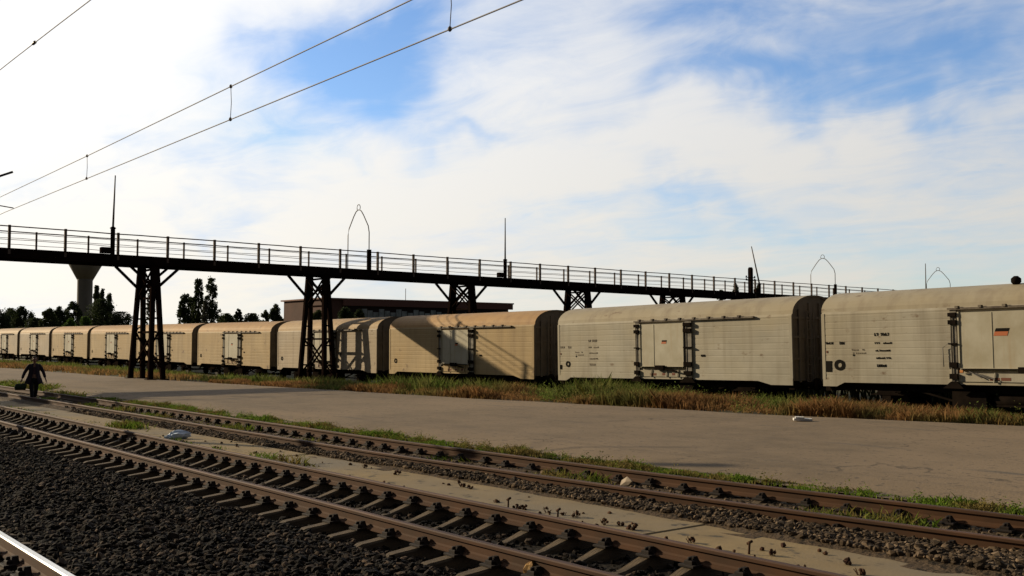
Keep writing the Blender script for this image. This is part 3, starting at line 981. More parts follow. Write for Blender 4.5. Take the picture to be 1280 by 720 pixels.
    if big_door:
        for xv, w in ((6.45, 0.15), (7.15, 0.26)):
            vm = MB(); vm.lathe([(w * 0.6, 3.24), (w, 3.31), (w, 3.42), (w * 0.4, 3.50)], 10, (xv, -0.55, 0.0))
            vm.build('roof_vent', M['under'], root)
        lv = MB()
        for q in range(3):
            lv.bar((D0 + 0.35 + q * 0.2, yf - 0.1, 0.56 - q * 0.05), (D0 + 0.75 + q * 0.2, yf - 0.1, 0.36 - q * 0.02), 0.03)
        lv.tube([(D0 - 0.5, yf - 0.06, 0.7), (D0 - 0.52, yf - 0.06, 1.3), (D0 - 0.3, yf - 0.06, 1.45)], 0.015)
        lv.build('hand_lever', M['pole'], root)
        yl = MB(); yl.box(D0 + 0.06, D0 + 0.16, yf - 0.14, yf - 0.09, 0.52, 0.6); yl.build('yellow_tag', M['orange'], root)
    return root


w_a = make_wagon(M['cream_a'], M['roof_a'], True)
w_b = make_wagon(M['cream_a'], M['roof_a'])
w_c = make_wagon(M['cream_b'], M['roof_b'], marks=0)
w_d = make_wagon(M['cream_c'], M['roof_c'], marks=0)
SILL = [(-170, 0.66), (-144, 0.66), (-120, 0.61), (-105, 0.52), (-80, 0.40), (-65, 0.33), (-50, 0.38), (-36, 0.42), (-21.6, 0.62), (-8, 0.80)]
LEFT_X = [-21.62, -35.75, -50.35, -64.60, -78.65, -92.75, -106.3, -120.2, -134.2, -148.3]
WL = ['cream freight wagon at the right edge, with two black vents on its roof',
      'cream freight wagon second from the right, with a small red emblem on its pale door',
      'cream freight wagon crossed by the diagonal shadow of the footbridge deck',
      'pinkish cream freight wagon directly behind the second trestle of the footbridge',
      'tan freight wagon just left of the second trestle, below the poplars',
      'tan freight wagon half hidden behind the nearest trestle of the footbridge',
      'cream freight wagon touching the left side of the nearest trestle, fourth from the far end',
      'small distant cream freight wagon, third from the far left end of the train',
      'small distant cream freight wagon above the walking person, second from the far left end',
      'most distant pale freight wagon, cut by the left edge of the photo']
src = [w_a, w_b, w_c, w_d, w_c, w_c, w_c, w_c, w_d, w_d]
used = set()
for i, (x0, s_) in enumerate(zip(LEFT_X, src)):
    if id(s_) in used: o = copy_tree(s_)
    else: o = s_; used.add(id(s_))
    za, zb = float(lerp_tab(x0, SILL)), float(lerp_tab(x0 + LB, SILL))
    o.location = (x0, 32.65, za)
    o.rotation_euler = (0, -math.atan2(zb - za, LB), 0)
    tag(o, WL[i], 'freight wagon', 'row of cream freight wagons')

# ------------------------------------------------------------------ footbridge
BX = -57.0
BW = 1.32
BY0, BY1 = -8.0, 128.0


def rail_z(y): return 7.95 - 0.0085 * (y - 12)


def deck_top(y): return rail_z(y) - 1.10


def deck_bot(y): return rail_z(y) - 1.56


bridge = empty('footbridge', (BX, 20, 0), 'long dark steel footbridge on trestles crossing over the row of wagons', 'footbridge')


def bl(p): return (p[0] - BX, p[1] - 20, p[2])


def bbar(mb, a, b, w, h=None): mb.bar(bl(a), bl(b), w, h)


mb = MB()
for s in (-1, 1):
    bbar(mb, (BX + s * (BW - 0.02), BY0, deck_bot(BY0) + 0.2), (BX + s * (BW - 0.02), BY1, deck_bot(BY1) + 0.2), 0.14, 0.40)
    bbar(mb, (BX + s * (BW - 0.02), BY0, deck_bot(BY0) + 0.02), (BX + s * (BW - 0.02), BY1, deck_bot(BY1) + 0.02), 0.24, 0.04)
for y in np.arange(BY0, BY1, 2.6):
    bbar(mb, (BX - BW, y, deck_bot(y) + 0.22), (BX + BW, y, deck_bot(y) + 0.22), 0.12, 0.22)
mb.build('girder', M['bridge'], bridge)
mb = MB()
bbar(mb, (BX, BY0, deck_top(BY0) - 0.03), (BX, BY1, deck_top(BY1) - 0.03), 2 * BW + 0.16, 0.06)
mb.build('deck', M['bridge'], bridge)
for s in (1, -1):
    mb = MB()
    for dz, w in ((0.0, 0.055), (-0.33, 0.026), (-0.66, 0.026)):
        yy = np.arange(BY0, BY1 + 1, 2.68)
        for a, b in zip(yy[:-1], yy[1:]):
            j = 0.02 * math.sin(a * 3 + dz * 9)
            mid = (BX + s * BW, (a + b) / 2, rail_z((a + b) / 2) + dz - (0.025 if dz else 0.008) + 0.5 * j)
            mb.bar(bl((BX + s * BW, a, rail_z(a) + dz)), bl(mid), w)
            mb.bar(bl(mid), bl((BX + s * BW, b, rail_z(b) + dz)), w)
    mb.build('handrail', M['rail_paint'], bridge)
    y = 12.35 if s > 0 else 11.6
    k0 = -7
    for k in range(k0, 43):
        yy_ = y + 2.66 * k
        if not BY0 < yy_ < BY1: continue
        mb = MB()
        w = 0.12 if s > 0 else 0.085
        bbar(mb, (BX + s * BW, yy_, deck_top(yy_) - 0.3), (BX + s * BW, yy_, rail_z(yy_) + 0.06), w)
        mb.build('railing_post', M['rail_paint'], bridge)


def trestle(yc, gz):
    zt = deck_bot(yc) - 0.0
    tr = MB()
    hx = 1.05
    feet = []
    for s in (-1, 1):
        for t in (-1, 1):
            top = (BX + s * hx, yc + t * 0.09, zt)
            bot = (BX + s * 1.60, yc + t * 0.34, gz)
            bbar(tr, bot, top, 0.24, 0.24)
            bbar(tr, (bot[0], bot[1], gz - 0.1), (bot[0], bot[1], gz + 0.08), 0.5)
        # lattice between the two legs of one frame
        for q in (0.18, 0.36, 0.54, 0.72, 0.88):
            x_ = BX + s * (1.60 + (hx - 1.60) * q); w_ = 0.34 + (0.09 - 0.34) * q; z_ = gz + (zt - gz) * q
            bbar(tr, (x_, yc - w_, z_), (x_, yc + w_, z_), 0.09)
    tr.build('leg_frame', M['bridge'], bridge)
    def pt(s, q, t=0):
        return (BX + s * (1.60 + (hx - 1.60) * q), yc + t, gz + (zt - gz) * q)
    for qa, qb in ((0.12, 0.42), (0.72, 0.97)):
        for t in (-0.15, 0.15):
            for sa in (-1, 1):
                br = MB(); bbar(br, pt(-sa, qa, t), pt(sa, qb, t), 0.08); br.build('cross_brace', M['bridge'], bridge)
    for q in (0.42, 0.72, 0.97):
        br = MB(); bbar(br, pt(-1, q), pt(1, q), 0.11); br.build('cross_beam', M['bridge'], bridge)
    for s in (-1, 1):
        for t in (-1, 1):
            a = pt(s, 0.79)
            kn = MB(); bbar(kn, a, (BX + s * hx, yc + t * 1.45, deck_bot(yc) + 0.02), 0.13)
            kn.build('knee_brace', M['bridge'], bridge)


for y, gz in ((-7.0, -0.1), (4.4, -0.1), (19.75, 0.1), (30.15, -0.45), (41.1, -0.1), (51.7, -0.1), (62.0, -0.05), (72.5, -0.05), (83, -0.05), (93.5, -0.05), (104, 0), (114.5, 0), (125, 0)):
    trestle(y, gz)


def bridge_pole(y, top, base_h, lean, label, rad=0.045, box=True):
    z0 = deck_top(y)
    o = empty('lamp_post', (BX + BW + 0.02, y, z0), label, 'lamp post', 'slim posts on the footbridge')
    mb = MB(); mb.tube([(0.10, 0, -0.2), (0.10, 0, base_h)], 0.12, 10)
    mb.lathe([(0.16, base_h), (0.16, base_h + 0.03), (0.07, base_h + 0.10)], 10, (0.10, 0, 0))
    mb.build('base', M['bridge'], o)
    mb = MB(); mb.tube([(0.10, 0, base_h), (0.10 + lean * 0.5, lean * 0.5, (base_h + top - z0) / 2), (0.10 + lean, lean, top - z0)], [rad * 1.3, rad, rad * 0.7], 8)
    mb.build('pole', M['pole'], o)
    if box:
        mb = MB(); mb.box(-0.05, 0.25, -0.62, -0.10, 0.02, 0.34, bev=0.03); mb.build('box', M['bridge'], o)


bridge_pole(17.35, 10.98, 1.35, 0.05, 'tall slim post on the footbridge above the nearest trestle, with a box at its foot')
bridge_pole(43.7, 10.70, 1.2, 0.0, 'slim upright post on the footbridge right of the third trestle')
bridge_pole(71.3, 10.35, 0.75, -0.45, 'leaning thin post on the footbridge beside the stubby dark post', 0.055)
bridge_pole(98.0, 10.15, 0.9, 0.0, 'farthest slim post, showing above the roof of the right-hand wagon', 0.05, False)
# stubby dark post with cross arms
o = empty('signal_post', (BX + BW, 70.2, deck_top(70.2)), 'stubby dark post with short cross arms on the far part of the footbridge', 'post')
mb = MB(); mb.bar((0.05, 0, -0.2), (0.05, 0, 2.05), 0.30); mb.lathe([(0.19, 2.05), (0.15, 2.15)], 8, (0.05, 0, 0)); mb.build('pole', M['bridge'], o)
for z_ in (1.05, 1.28):
    mb = MB(); mb.bar((0.05, -0.62, z_), (0.05, 0.62, z_), 0.06)
    for yy in (-0.55, 0.55): mb.lathe([(0.04, z_), (0.07, z_ + 0.05), (0.03, z_ + 0.16)], 8, (0.05, yy, 0))
    mb.build('cross_arm', M['bridge'], o)


def hoop(y, label, h=1.0):
    z0 = deck_top(y)
    o = empty('hoop_frame', (BX, y, z0), label, 'hoop frame', 'pointed hoops over the footbridge')
    w = BW
    right = [(w, 0.0), (w, 2.25 * h), (w - 0.12, 2.65 * h), (0.62, 3.35 * h), (0.34, 3.62 * h)]
    pts = right + [(0.17, 3.70 * h), (0, 3.73 * h)]
    pts = pts + [(-a, b) for a, b in reversed(pts[:-1])]
    mb = MB(); mb.tube([(a, 0, b) for a, b in pts], 0.032, 8); mb.build('arch', M['pole'], o)
    lp = [(0.20 * math.cos(a), 0, 3.86 * h + 0.20 * math.sin(a)) for a in np.linspace(-0.6, math.pi + 0.6, 12)]
    mb = MB(); mb.tube(lp, 0.025, 6); mb.build('top_ring', M['pole'], o)
    mb = MB(); mb.box(w - 0.07, w + 0.09, -0.12, 0.12, -0.1, 1.25); mb.build('foot_bracket', M['bridge'], o)


hoop(33.0, 'pointed hoop arching over the footbridge above the second trestle', 1.04)
hoop(82.5, 'pointed hoop over the footbridge above the gap between the two nearest wagons')
hoop(103.0, 'farthest hoop, only its tip showing above the roof of the right-hand wagon', 0.98)

# ------------------------------------------------------------------ overhead wires
cat_ = empty('overhead_line', (-16, 6.95, 0), 'pair of overhead wires with droppers running above the foreground track', 'overhead line')


def cl(X, Y, Z): return (X + 16, Y - 6.95, Z)


def mess_z(X):
    return float(np.interp(X, [-140, -60, -46, -36, -24, -16, -10, 2], [6.0, 6.02, 6.12, 6.36, 6.38, 6.42, 6.44, 6.52]))


mb = MB(); mb.tube([cl(x, 6.95, 5.86 if x > -36 else 5.80) for x in np.arange(-140, 6, 4)], 0.009, 6); mb.build('contact_wire', M['wire'], cat_)
mb = MB(); mb.tube([cl(x, 6.95, mess_z(x)) for x in np.arange(-140, 6, 2)], 0.009, 6); mb.build('messenger_wire', M['wire'], cat_)
for x in (-1.5, -9.9, -16.25, -24.2, -38.5, -48.5):
    mb = MB(); mb.tube([cl(x, 6.95, 5.86), cl(x + 0.03, 6.95, (5.86 + mess_z(x)) / 2), cl(x, 6.95, mess_z(x))], 0.006, 6)
    for z in (5.865, mess_z(x)): mb.lathe([(0.012, z - 0.03), (0.028, z - 0.01), (0.028, z + 0.012), (0.01, z + 0.035)], 8, cl(x, 6.95, 0))
    mb.build('dropper', M['wire'], cat_)
fw = empty('feeder_wire', (-13, 3.1, 5.6), 'single thin overhead wire with a small insulator at the top left corner', 'overhead wire')
mb = MB(); mb.tube([(x + 13, 0, 0.035 - (x + 10.5) * 0.028 if x > -13.2 else 0.11 - (x + 13.2) * 0.02) for x in np.arange(-60, 3, 2.0)], [0.006] * 32, 6); mb.build('wire', M['wire'], fw)
ip = at(37, 65, 1, 3.1)
mb = MB(); mb.lathe([(0.008, -0.05), (0.02, -0.04), (0.012, -0.02), (0.02, 0.0), (0.012, 0.02), (0.02, 0.04), (0.008, 0.05)], 10, (0.0, 0, 0.105), axis='x')
mb.build('insulator', M['insul'], fw)
ms = empty('catenary_mast', (-31.0, 4.1, -0.1), 'tip of a tubular catenary arm reaching in at the left edge of the photo', 'catenary mast')
mb = MB(); mb.bar((0, 0, 0), (0, 0, 7.9), 0.22); mb.build('pole', M['pole'], ms)
mb = MB(); mb.tube([(0, 0.1, 5.75), (0.1, 2.80, 6.98)], 0.032, 10); mb.build('arm', M['iron'], ms)
mb = MB(); mb.tube([(0, 0.1, 5.72), (0.05, 1.6, 6.12), (0.05, 2.85, 5.98)], 0.015, 8); mb.build('steady_arm', M['iron'], ms)

# ------------------------------------------------------------------ far buildings
tw_top = depth_pt(107, 322, 250)
tw = empty('water_tower', (tw_top.x, tw_top.y, 0), 'grey concrete water tower flaring at the top behind the footbridge', 'water tower')
H = tw_top.z
px_m = 250 / F_PX * 1.0
mb = MB(); mb.lathe([(3.0, 0), (2.3, 3), (1.75, 8), (1.75, H - 5.6), (1.9, H - 5.3)], 28); mb.build('shaft', M['tower'], tw)
mb = MB(); mb.lathe([(1.9, H - 5.3), (3.9, H - 1.6), (4.3, H - 0.4), (4.3, H + 0.1), (3.9, H + 0.45), (0.8, H + 0.9)], 32); mb.build('tank', M['tower'], tw)

bx = -140.0
b0, b1 = at(404, 371.8, 0, bx), at(641, 379.5, 0, bx)
BDX = at(355, 372, 1, b0.y).x - bx
bd = empty('warehouse', (bx, b0.y, 0), 'long low dark brown brick warehouse behind the train', 'warehouse')
Lb = b1.y - b0.y
hz0 = b0.z
mb = MB(); mb.box(BDX, 0, 0, Lb - 1.0, -0.2, hz0 - 0.24); mb.build('wall', M['brick'], bd)
mb = MB(); mb.box(BDX - 0.5, 0.35, -0.35, Lb, hz0 - 0.24, hz0 - 0.02); mb.build('roof', M['roofband'], bd)
yb0, yb1 = at(428, 390, 0, bx).y - b0.y, Lb - 1.6
mb = MB(); mb.box(0.02, 0.30, yb0, Lb - 0.2, hz0 - 1.15, hz0 - 0.24); mb.build('fascia', M['fascia'], bd)
mb = MB(); mb.box(0.002, 0.02, yb0, yb1, hz0 - 4.5, hz0 - 1.15); mb.build('recess_shade_band', M['band_dark'], bd)  # flat dark sheet, shade of the window recess put into its colour
wz0, wz1 = at(500, 394, 0, bx).z - 0.9, at(500, 387, 0, bx).z
for k, pxx in enumerate(np.arange(452, 566, 7.2)):
    y0 = at(pxx, 390, 0, bx).y - b0.y
    wmb = MB(); wmb.box(0.022, 0.06, y0, y0 + 0.95, wz0 - 0.3 * (k % 2), wz1 - 0.25 * (k % 3))
    w_ = wmb.build('window', M['glass'], bd)
mb = MB(); mb.tube([(-6, at(532, 372, 0, bx).y - b0.y, hz0), (-6, at(532, 372, 0, bx).y - b0.y, hz0 + 2.2)], 0.05); mb.build('aerial', M['pole'], bd)


# ------------------------------------------------------------------ trees
def tree(px, top, wpx, Z, kind, leafm, label, seed, name='tree', nleaf=2600, leaf=None, group='trees behind the train'):
    r = np.random.default_rng(seed)
    tp = depth_pt(px, top, Z)
    hgt = tp.z + 0.0
    rad = wpx / 2 * Z / F_PX
    root = empty(name, (tp.x, tp.y, -0.05), label, 'tree', group)
    hgt += 0.05
    tm = MB()
    crown0 = {'poplar': 0.03, 'round': 0.30, 'bush': 0.05, 'spiky': 0.15}[kind]
    tr_ = max(0.10, hgt * 0.018)
    top_f = 0.9 if kind in ('poplar', 'spiky') else 0.7
    tm.tube([(0, 0, 0), (0.1 * rad, 0, hgt * 0.3), (0, 0.1 * rad, hgt * top_f)], [tr_ * 1.3, tr_, tr_ * 0.3], 8)
    for k in range(10):
        a = r.uniform(0, 6.28); z0 = hgt * r.uniform(crown0 + 0.05, top_f - 0.05)
        up = 0.9 if kind == 'poplar' else 0.35
        l = rad * r.uniform(0.5, 0.9)
        tm.tube([(0, 0, z0), (math.cos(a) * l * 0.5, math.sin(a) * l * 0.5, z0 + l * up * 0.7), (math.cos(a) * l, math.sin(a) * l, z0 + l * up * 1.3)], [tr_ * 0.45, tr_ * 0.3, tr_ * 0.12], 6)
    tm.build('trunk', M['bark'], root)
    # clumps
    nc = 110 if kind != 'poplar' else 200
    nleaf = int(nleaf * 3)
    cs_, rs = [], []
    while len(cs_) < nc:
        t = r.uniform(0, 1); a = r.uniform(0, 6.28)
        if kind == 'poplar': w = 0.95 * (math.sin(math.pi * min(1, (t * 0.74 + 0.20))) ** 0.5)
        elif kind == 'spiky': w = (1 - t) ** 0.9 * 1.0 + 0.10
        elif kind == 'bush': w = math.sqrt(max(0.02, 1 - t ** 2))
        else: w = math.sqrt(max(0.02, 1 - (2 * t - 0.95) ** 2))
        q = math.sqrt(r.uniform(0.05, 1)) * w * r.uniform(0.75, 1.06)
        z = hgt * (crown0 + (0.96 - crown0) * t)
        cs_.append((math.cos(a) * q * rad, math.sin(a) * q * rad, z))
        rs.append(rad * r.uniform(0.14, 0.36) * (0.9 if kind == 'poplar' else 1))
    cs_ = np.array(cs_); rs = np.array(rs)
    ci = r.integers(0, nc, nleaf)
    d = r.normal(0, 1, (nleaf, 3)); d /= np.linalg.norm(d, axis=1)[:, None]
    P = cs_[ci] + d * (rs[ci] * r.uniform(0.3, 1.05, nleaf))[:, None] * np.array([1, 1, 1.25])
    P[:, 2] = np.minimum(np.maximum(P[:, 2], 0.2), hgt)
    L = (leaf or Z / F_PX * 0.9) * r.uniform(0.6, 1.5, nleaf)
    u = r.normal(0, 1, (nleaf, 3)); u /= np.linalg.norm(u, axis=1)[:, None]
    w = np.cross(u, r.normal(0, 1, (nleaf, 3))); w /= np.linalg.norm(w, axis=1)[:, None]
    q = np.stack([P - u * L[:, None], P - w * L[:, None] * 0.6, P + u * L[:, None], P + w * L[:, None] * 0.6], 1).reshape(-1, 3)
    np_mesh('crown', q, np.arange(nleaf * 4).reshape(-1, 4), leafm, root)
    return root


T_ = [(-6, 387, 44, 210, 'round', 'leaf_dark', 'dark round tree cut by the left edge of the photo'),
      (13, 385, 30, 215, 'round', 'leaf_mid', 'left one of the two domed dark trees at the far left'),
      (28, 383, 27, 205, 'round', 'leaf_dark', 'right one of the two domed dark trees at the far left'),
      (44, 398, 38, 200, 'round', 'leaf_dark', 'low dark tree filling the dip right of the domed trees'),
      (62, 384, 21, 190, 'round', 'leaf_mid', 'small upright tree standing between the low tree and the water tower'),
      (74, 383, 20, 195, 'round', 'leaf_dark', 'dark twin tree just left of the water tower, second from its shaft'),
      (91, 377, 26, 240, 'round', 'leaf_dark', 'dark tree touching the left side of the water tower shaft'),
      (121, 354, 17, 230, 'spiky', 'leaf_dark', 'tallest spiky dark tree right beside the water tower'),
      (128, 358, 14, 228, 'spiky', 'leaf_dark', 'second spiky dark treetop right of the water tower'),
      (137, 366, 18, 226, 'spiky', 'leaf_dark', 'lower spiky treetop at the right end of the group by the water tower'),
      (128, 374, 44, 222, 'round', 'leaf_dark', 'broad dark tree forming the base of the group right of the water tower'),
      (150, 390, 44, 220, 'round', 'leaf_dark', 'low sloping dark tree left of the nearest trestle'),
      (88, 398, 26, 130, 'bush', 'leaf_bright', 'bright green bush before the foot of the water tower, left half'),
      (107, 396, 28, 128, 'bush', 'leaf_bright', 'bright green bush before the foot of the water tower, right half'),
      (189, 350, 13, 200, 'poplar', 'leaf_grey', 'greyish tree glimpsed between the legs of the nearest trestle'),
      (231, 366, 20, 200, 'poplar', 'leaf_dark', 'shortest dark poplar at the left of the poplar row'),
      (240, 370, 18, 202, 'poplar', 'leaf_mid', 'small green poplar filling the gap beside the shortest poplar'),
      (248, 346, 17, 198, 'poplar', 'leaf_dark', 'tall slim poplar in the middle of the poplar row'),
      (265, 345, 21, 200, 'poplar', 'leaf_dark', 'tallest and widest poplar at the right of the poplar row'),
      (256, 374, 11, 190, 'poplar', 'leaf_grey', 'pale grey-green tree between the two tall poplars'),
      (283, 392, 30, 220, 'round', 'leaf_mid', 'low tree mass right beside the poplars'),
      (298, 385, 14, 225, 'round', 'leaf_dark', 'small dark round treetop between the poplars and the warehouse'),
      (315, 392, 30, 225, 'round', 'leaf_mid', 'low green hedge-like tree left of the warehouse'),
      (332, 387, 14, 200, 'round', 'leaf_mid', 'small green tree second from the warehouse corner'),
      (345, 380, 19, 200, 'round', 'leaf_dark', 'green tree touching the left corner of the warehouse'),
      (398, 387, 22, 120, 'round', 'leaf_mid', 'green bush before the warehouse seen between the second trestle legs'),
      (432, 384, 24, 125, 'round', 'leaf_dark', 'dark bush before the warehouse, right of the second trestle'),
      (450, 386, 20, 126, 'round', 'leaf_dark', 'dark bush left of the warehouse windows'),
      (919, 351, 15, 230, 'round', 'leaf_mid', 'treetop behind the bridge railing left of the stubby post'),
      (901, 358, 14, 235, 'round', 'leaf_mid', 'lower treetop behind the bridge railing, leftmost of the three there'),
      (948, 353, 14, 232, 'round', 'leaf_dark', 'treetop behind the leaning thin post on the footbridge')]
for i, (px, top, wpx, Z, kind, lf, lab) in enumerate(T_):
    if px > 880: Z = 160
    tree(px, top, wpx, Z, kind, M[lf], lab, 100 + i, name={'poplar': 'poplar_tree', 'bush': 'bush'}.get(kind, 'tree'), nleaf=3400 if wpx > 15 else 2200)


# ------------------------------------------------------------------ grass and weeds
def blades(name, X, Y, Z, H, W, matl, label, lean=0.35, seed=1):
    r = np.random.default_rng(seed)
    n = len(X)
    a = r.uniform(0, 6.28, n); la = r.uniform(0, 6.28, n); ll = H * r.uniform(0.1, lean * 2, n)
    dx, dy = np.cos(a) * W / 2, np.sin(a) * W / 2
    lx, ly = np.cos(la) * ll, np.sin(la) * ll
    b0 = np.stack([X - dx, Y - dy, Z - 0.02], -1); b1 = np.stack([X + dx, Y + dy, Z - 0.02], -1)
    m0 = np.stack([X + lx * 0.35 + dx * 0.8, Y + ly * 0.35 + dy * 0.8, Z + H * 0.55], -1)
    m1 = np.stack([X + lx * 0.35 - dx * 0.8, Y + ly * 0.35 - dy * 0.8, Z + H * 0.55], -1)
    t = np.stack([X + lx, Y + ly, Z + H], -1)
    V = np.stack([b0, b1, m0, t, m1], 1).reshape(-1, 3)
    o = np_mesh(name, V, np.arange(n * 5).reshape(-1, 5), matl)
    return tag(o, label, 'grass', kind='stuff')


def clumpy(n, x0, x1, fy0, fy1, seed, power=1.0, freq=0.9, thr=0.0, sharp=1.5):
    r = np.random.default_rng(seed)
    k = int(n * 2.4)
    t = r.uniform(0, 1, k) ** power
    X = x1 - (x1 - x0) * t
    u = r.uniform(0, 1, k)
    Y = fy0(X) * (1 - u) + fy1(X) * u
    c = fbm(X, Y, seed + 50, 4, freq)
    keep = r.uniform(0, 1, k) < np.clip(0.5 + sharp * (c - thr), 0.03, 1)
    return X[keep][:n], Y[keep][:n], c[keep][:n]


def gz(X, Y):
    vy = verge_y(X); yz = lerp_tab(X, YARD_Z)
    z = np.where(Y < vy + 1.5, 0.10, 0.10 + (Y - vy - 1.5) / np.maximum(29.6 - vy - 1.5, 0.3) * (yz - 0.06 - 0.10))
    return np.where(Y > 29.6, yz - 0.04, z)


bank = lambda X: np.minimum(verge_y(X) + 2.4, 29.5)
X, Y, c = clumpy(42000, -52, -4, lambda X: verge_y(X) - 0.15, bank, 31, 1.15, 0.8)
H = (0.10 + 0.24 * np.clip(c + 0.55, 0, 1.7)) * rng.uniform(0.3, 1.35, len(X)) * np.interp(X, [-60, -38, -34, -4], [0.55, 0.7, 1.1, 1.15])
blades('dry_grass', X, Y, gz(X, Y), H, rng.uniform(0.018, 0.04, len(X)), M['g_dry'], 'dry orange brown grass along the far edge of the asphalt', 0.5, 1)
X, Y, c = clumpy(26000, -200, -50, lambda X: verge_y(X) - 0.1, lambda X: verge_y(X) + 8, 32, 0.8, 0.5)
H = (0.15 + 0.14 * np.clip(c + 0.6, 0, 1.6)) * rng.uniform(0.5, 1.2, len(X))
blades('distant_dry_grass', X, Y, gz(X, Y), H, rng.uniform(0.05, 0.09, len(X)), M['g_dry'], 'thin dry grass before the distant wagons', 0.5, 2)
X, Y, c = clumpy(40000, -60, -4, lambda X: verge_y(X) + 0.9 + 0.7 * (X > -17), lambda X: 30.7 + 0 * X, 33, 1.1, 0.7, 0.1)
H = (0.30 + 0.28 * np.clip(c + 0.5, 0, 1.7)) * rng.uniform(0.4, 1.3, len(X)) * np.interp(X, [-60, -42, -36, -26, -18, -4], [0.6, 0.65, 1.25, 1.15, 0.7, 0.6])
blades('tall_green_grass', X, Y, gz(X, Y), H, rng.uniform(0.018, 0.045, len(X)), M['g_green'], 'tall green weeds growing in front of the wagon wheels', 0.35, 3)
X, Y, c = clumpy(9000, -130, -58, lambda X: verge_y(X) + 5, lambda X: 30.8 + 0 * X, 34, 0.9, 0.6, 0.1)
H = (0.25 + 0.2 * np.clip(c + 0.5, 0, 1.6)) * rng.uniform(0.5, 1.3, len(X))
blades('distant_green_grass', X, Y, gz(X, Y), H, rng.uniform(0.05, 0.09, len(X)), M['g_green'], 'green weeds below the distant wagons', 0.35, 4)
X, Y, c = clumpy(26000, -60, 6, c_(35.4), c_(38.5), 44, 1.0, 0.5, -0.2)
blades('added_dark_weeds', X, Y, np.full_like(X, -0.25), (1.15 + 0.25 * c) * rng.uniform(0.6, 1.25, len(X)), rng.uniform(0.05, 0.11, len(X)), M['g_shade'], 'added dark weeds behind the wagons, darkening the gap below them', 0.3, 14)  # added strip of dark weeds so the gap under the wagons reads black
def leafy(name, X, Y, Z, Rr, n_per, leaf, matl, label, seed):
    r = np.random.default_rng(seed)
    n = len(X)
    ci = np.repeat(np.arange(n), n_per)
    k = len(ci)
    d = r.normal(0, 1, (k, 3)); d /= np.linalg.norm(d, axis=1)[:, None]; d[:, 2] = np.abs(d[:, 2])
    q = r.uniform(0.25, 1.0, k)
    P = np.stack([X[ci], Y[ci], Z[ci]], -1) + d * (Rr[ci] * q)[:, None] * np.array([1, 1, 1.3])
    L = leaf * r.uniform(0.5, 1.5, k)
    u = r.normal(0, 1, (k, 3)); u /= np.linalg.norm(u, axis=1)[:, None]
    w = np.cross(u, r.normal(0, 1, (k, 3))); w /= np.linalg.norm(w, axis=1)[:, None]
    qd = np.stack([P - u * L[:, None], P - w * L[:, None] * 0.5, P + u * L[:, None], P + w * L[:, None] * 0.5], 1).reshape(-1, 3)
    o = np_mesh(name, qd, np.arange(k * 4).reshape(-1, 4), matl)
    return tag(o, label, 'weeds', kind='stuff')


X, Y, c = clumpy(2300, -46, -5, lambda X: verge_y(X) + 0.15 + 0.9 * (X > -16), lambda X: 30.2 + 0 * X, 51, 1.0, 0.6, 0.1)
leafy('leafy_weeds', X, Y, gz(X, Y), rng.uniform(0.12, 0.42, len(X)) * np.interp(X, [-46, -40, -35, -20, -5], [0.55, 0.6, 1.6, 1.45, 0.65]), 60, 0.028, M['g_green'], 'bushy green weeds mixed into the grass before the wagons', 61)
X, Y, c = clumpy(700, -46, -5, lambda X: verge_y(X) - 0.1, lambda X: verge_y(X) + 1.2, 52, 1.0, 0.8, 0.0)
leafy('dry_weeds', X, Y, gz(X, Y), rng.uniform(0.08, 0.26, len(X)), 40, 0.022, M['g_dry'], 'bushy dried weeds at the edge of the asphalt', 62)
X, Y, c = clumpy(420, -36, -4, lambda X: mid_y(X) + 1.35, lambda X: np.maximum(mid_y(X) + 1.75, 12.3) + 0.12, 53, 1.1, 1.6, 0.1, 1.6)
leafy('leafy_edge_weeds', X, Y, np.full_like(X, 0.06), rng.uniform(0.04, 0.17, len(X)), 46, 0.016, M['g_bright'], 'small leafy green weeds at the near edge of the asphalt', 63)
# bright weeds along the near edge of the asphalt
X, Y, c = clumpy(17000, -40, -4, lambda X: mid_y(X) + 1.30, lambda X: np.maximum(mid_y(X) + 1.75, 12.3) + 0.22, 35, 1.2, 2.4, -0.15, 1.0)
H = (0.035 + 0.09 * np.clip(c, 0, 1.5) ** 1.5) * rng.uniform(0.3, 1.5, len(X)) * np.interp(X, [-40, -18, -13, -8, -4], [0.8, 1.0, 0.8, 0.7, 0.6])
blades('green_edge_weeds', X, Y, np.full_like(X, 0.06), H, rng.uniform(0.012, 0.032, len(X)), M['g_bright'], 'short bright green weeds along the near edge of the asphalt', 0.6, 5)
X, Y, c = clumpy(9000, -120, -38, lambda X: mid_y(X) + 1.0, lambda X: np.maximum(mid_y(X) + 1.75, 12.3) + 0.9 + 0.01 * (-38 - X), 36, 0.9, 0.8, 0.1, 1.6)
H = (0.07 + 0.14 * np.clip(c + 0.3, 0, 1.7)) * rng.uniform(0.5, 1.4, len(X))
blades('distant_edge_weeds', X, Y, np.full_like(X, 0.04), H, rng.uniform(0.03, 0.06, len(X)), M['g_bright'], 'green weeds beside the track around the walking person', 0.6, 6)
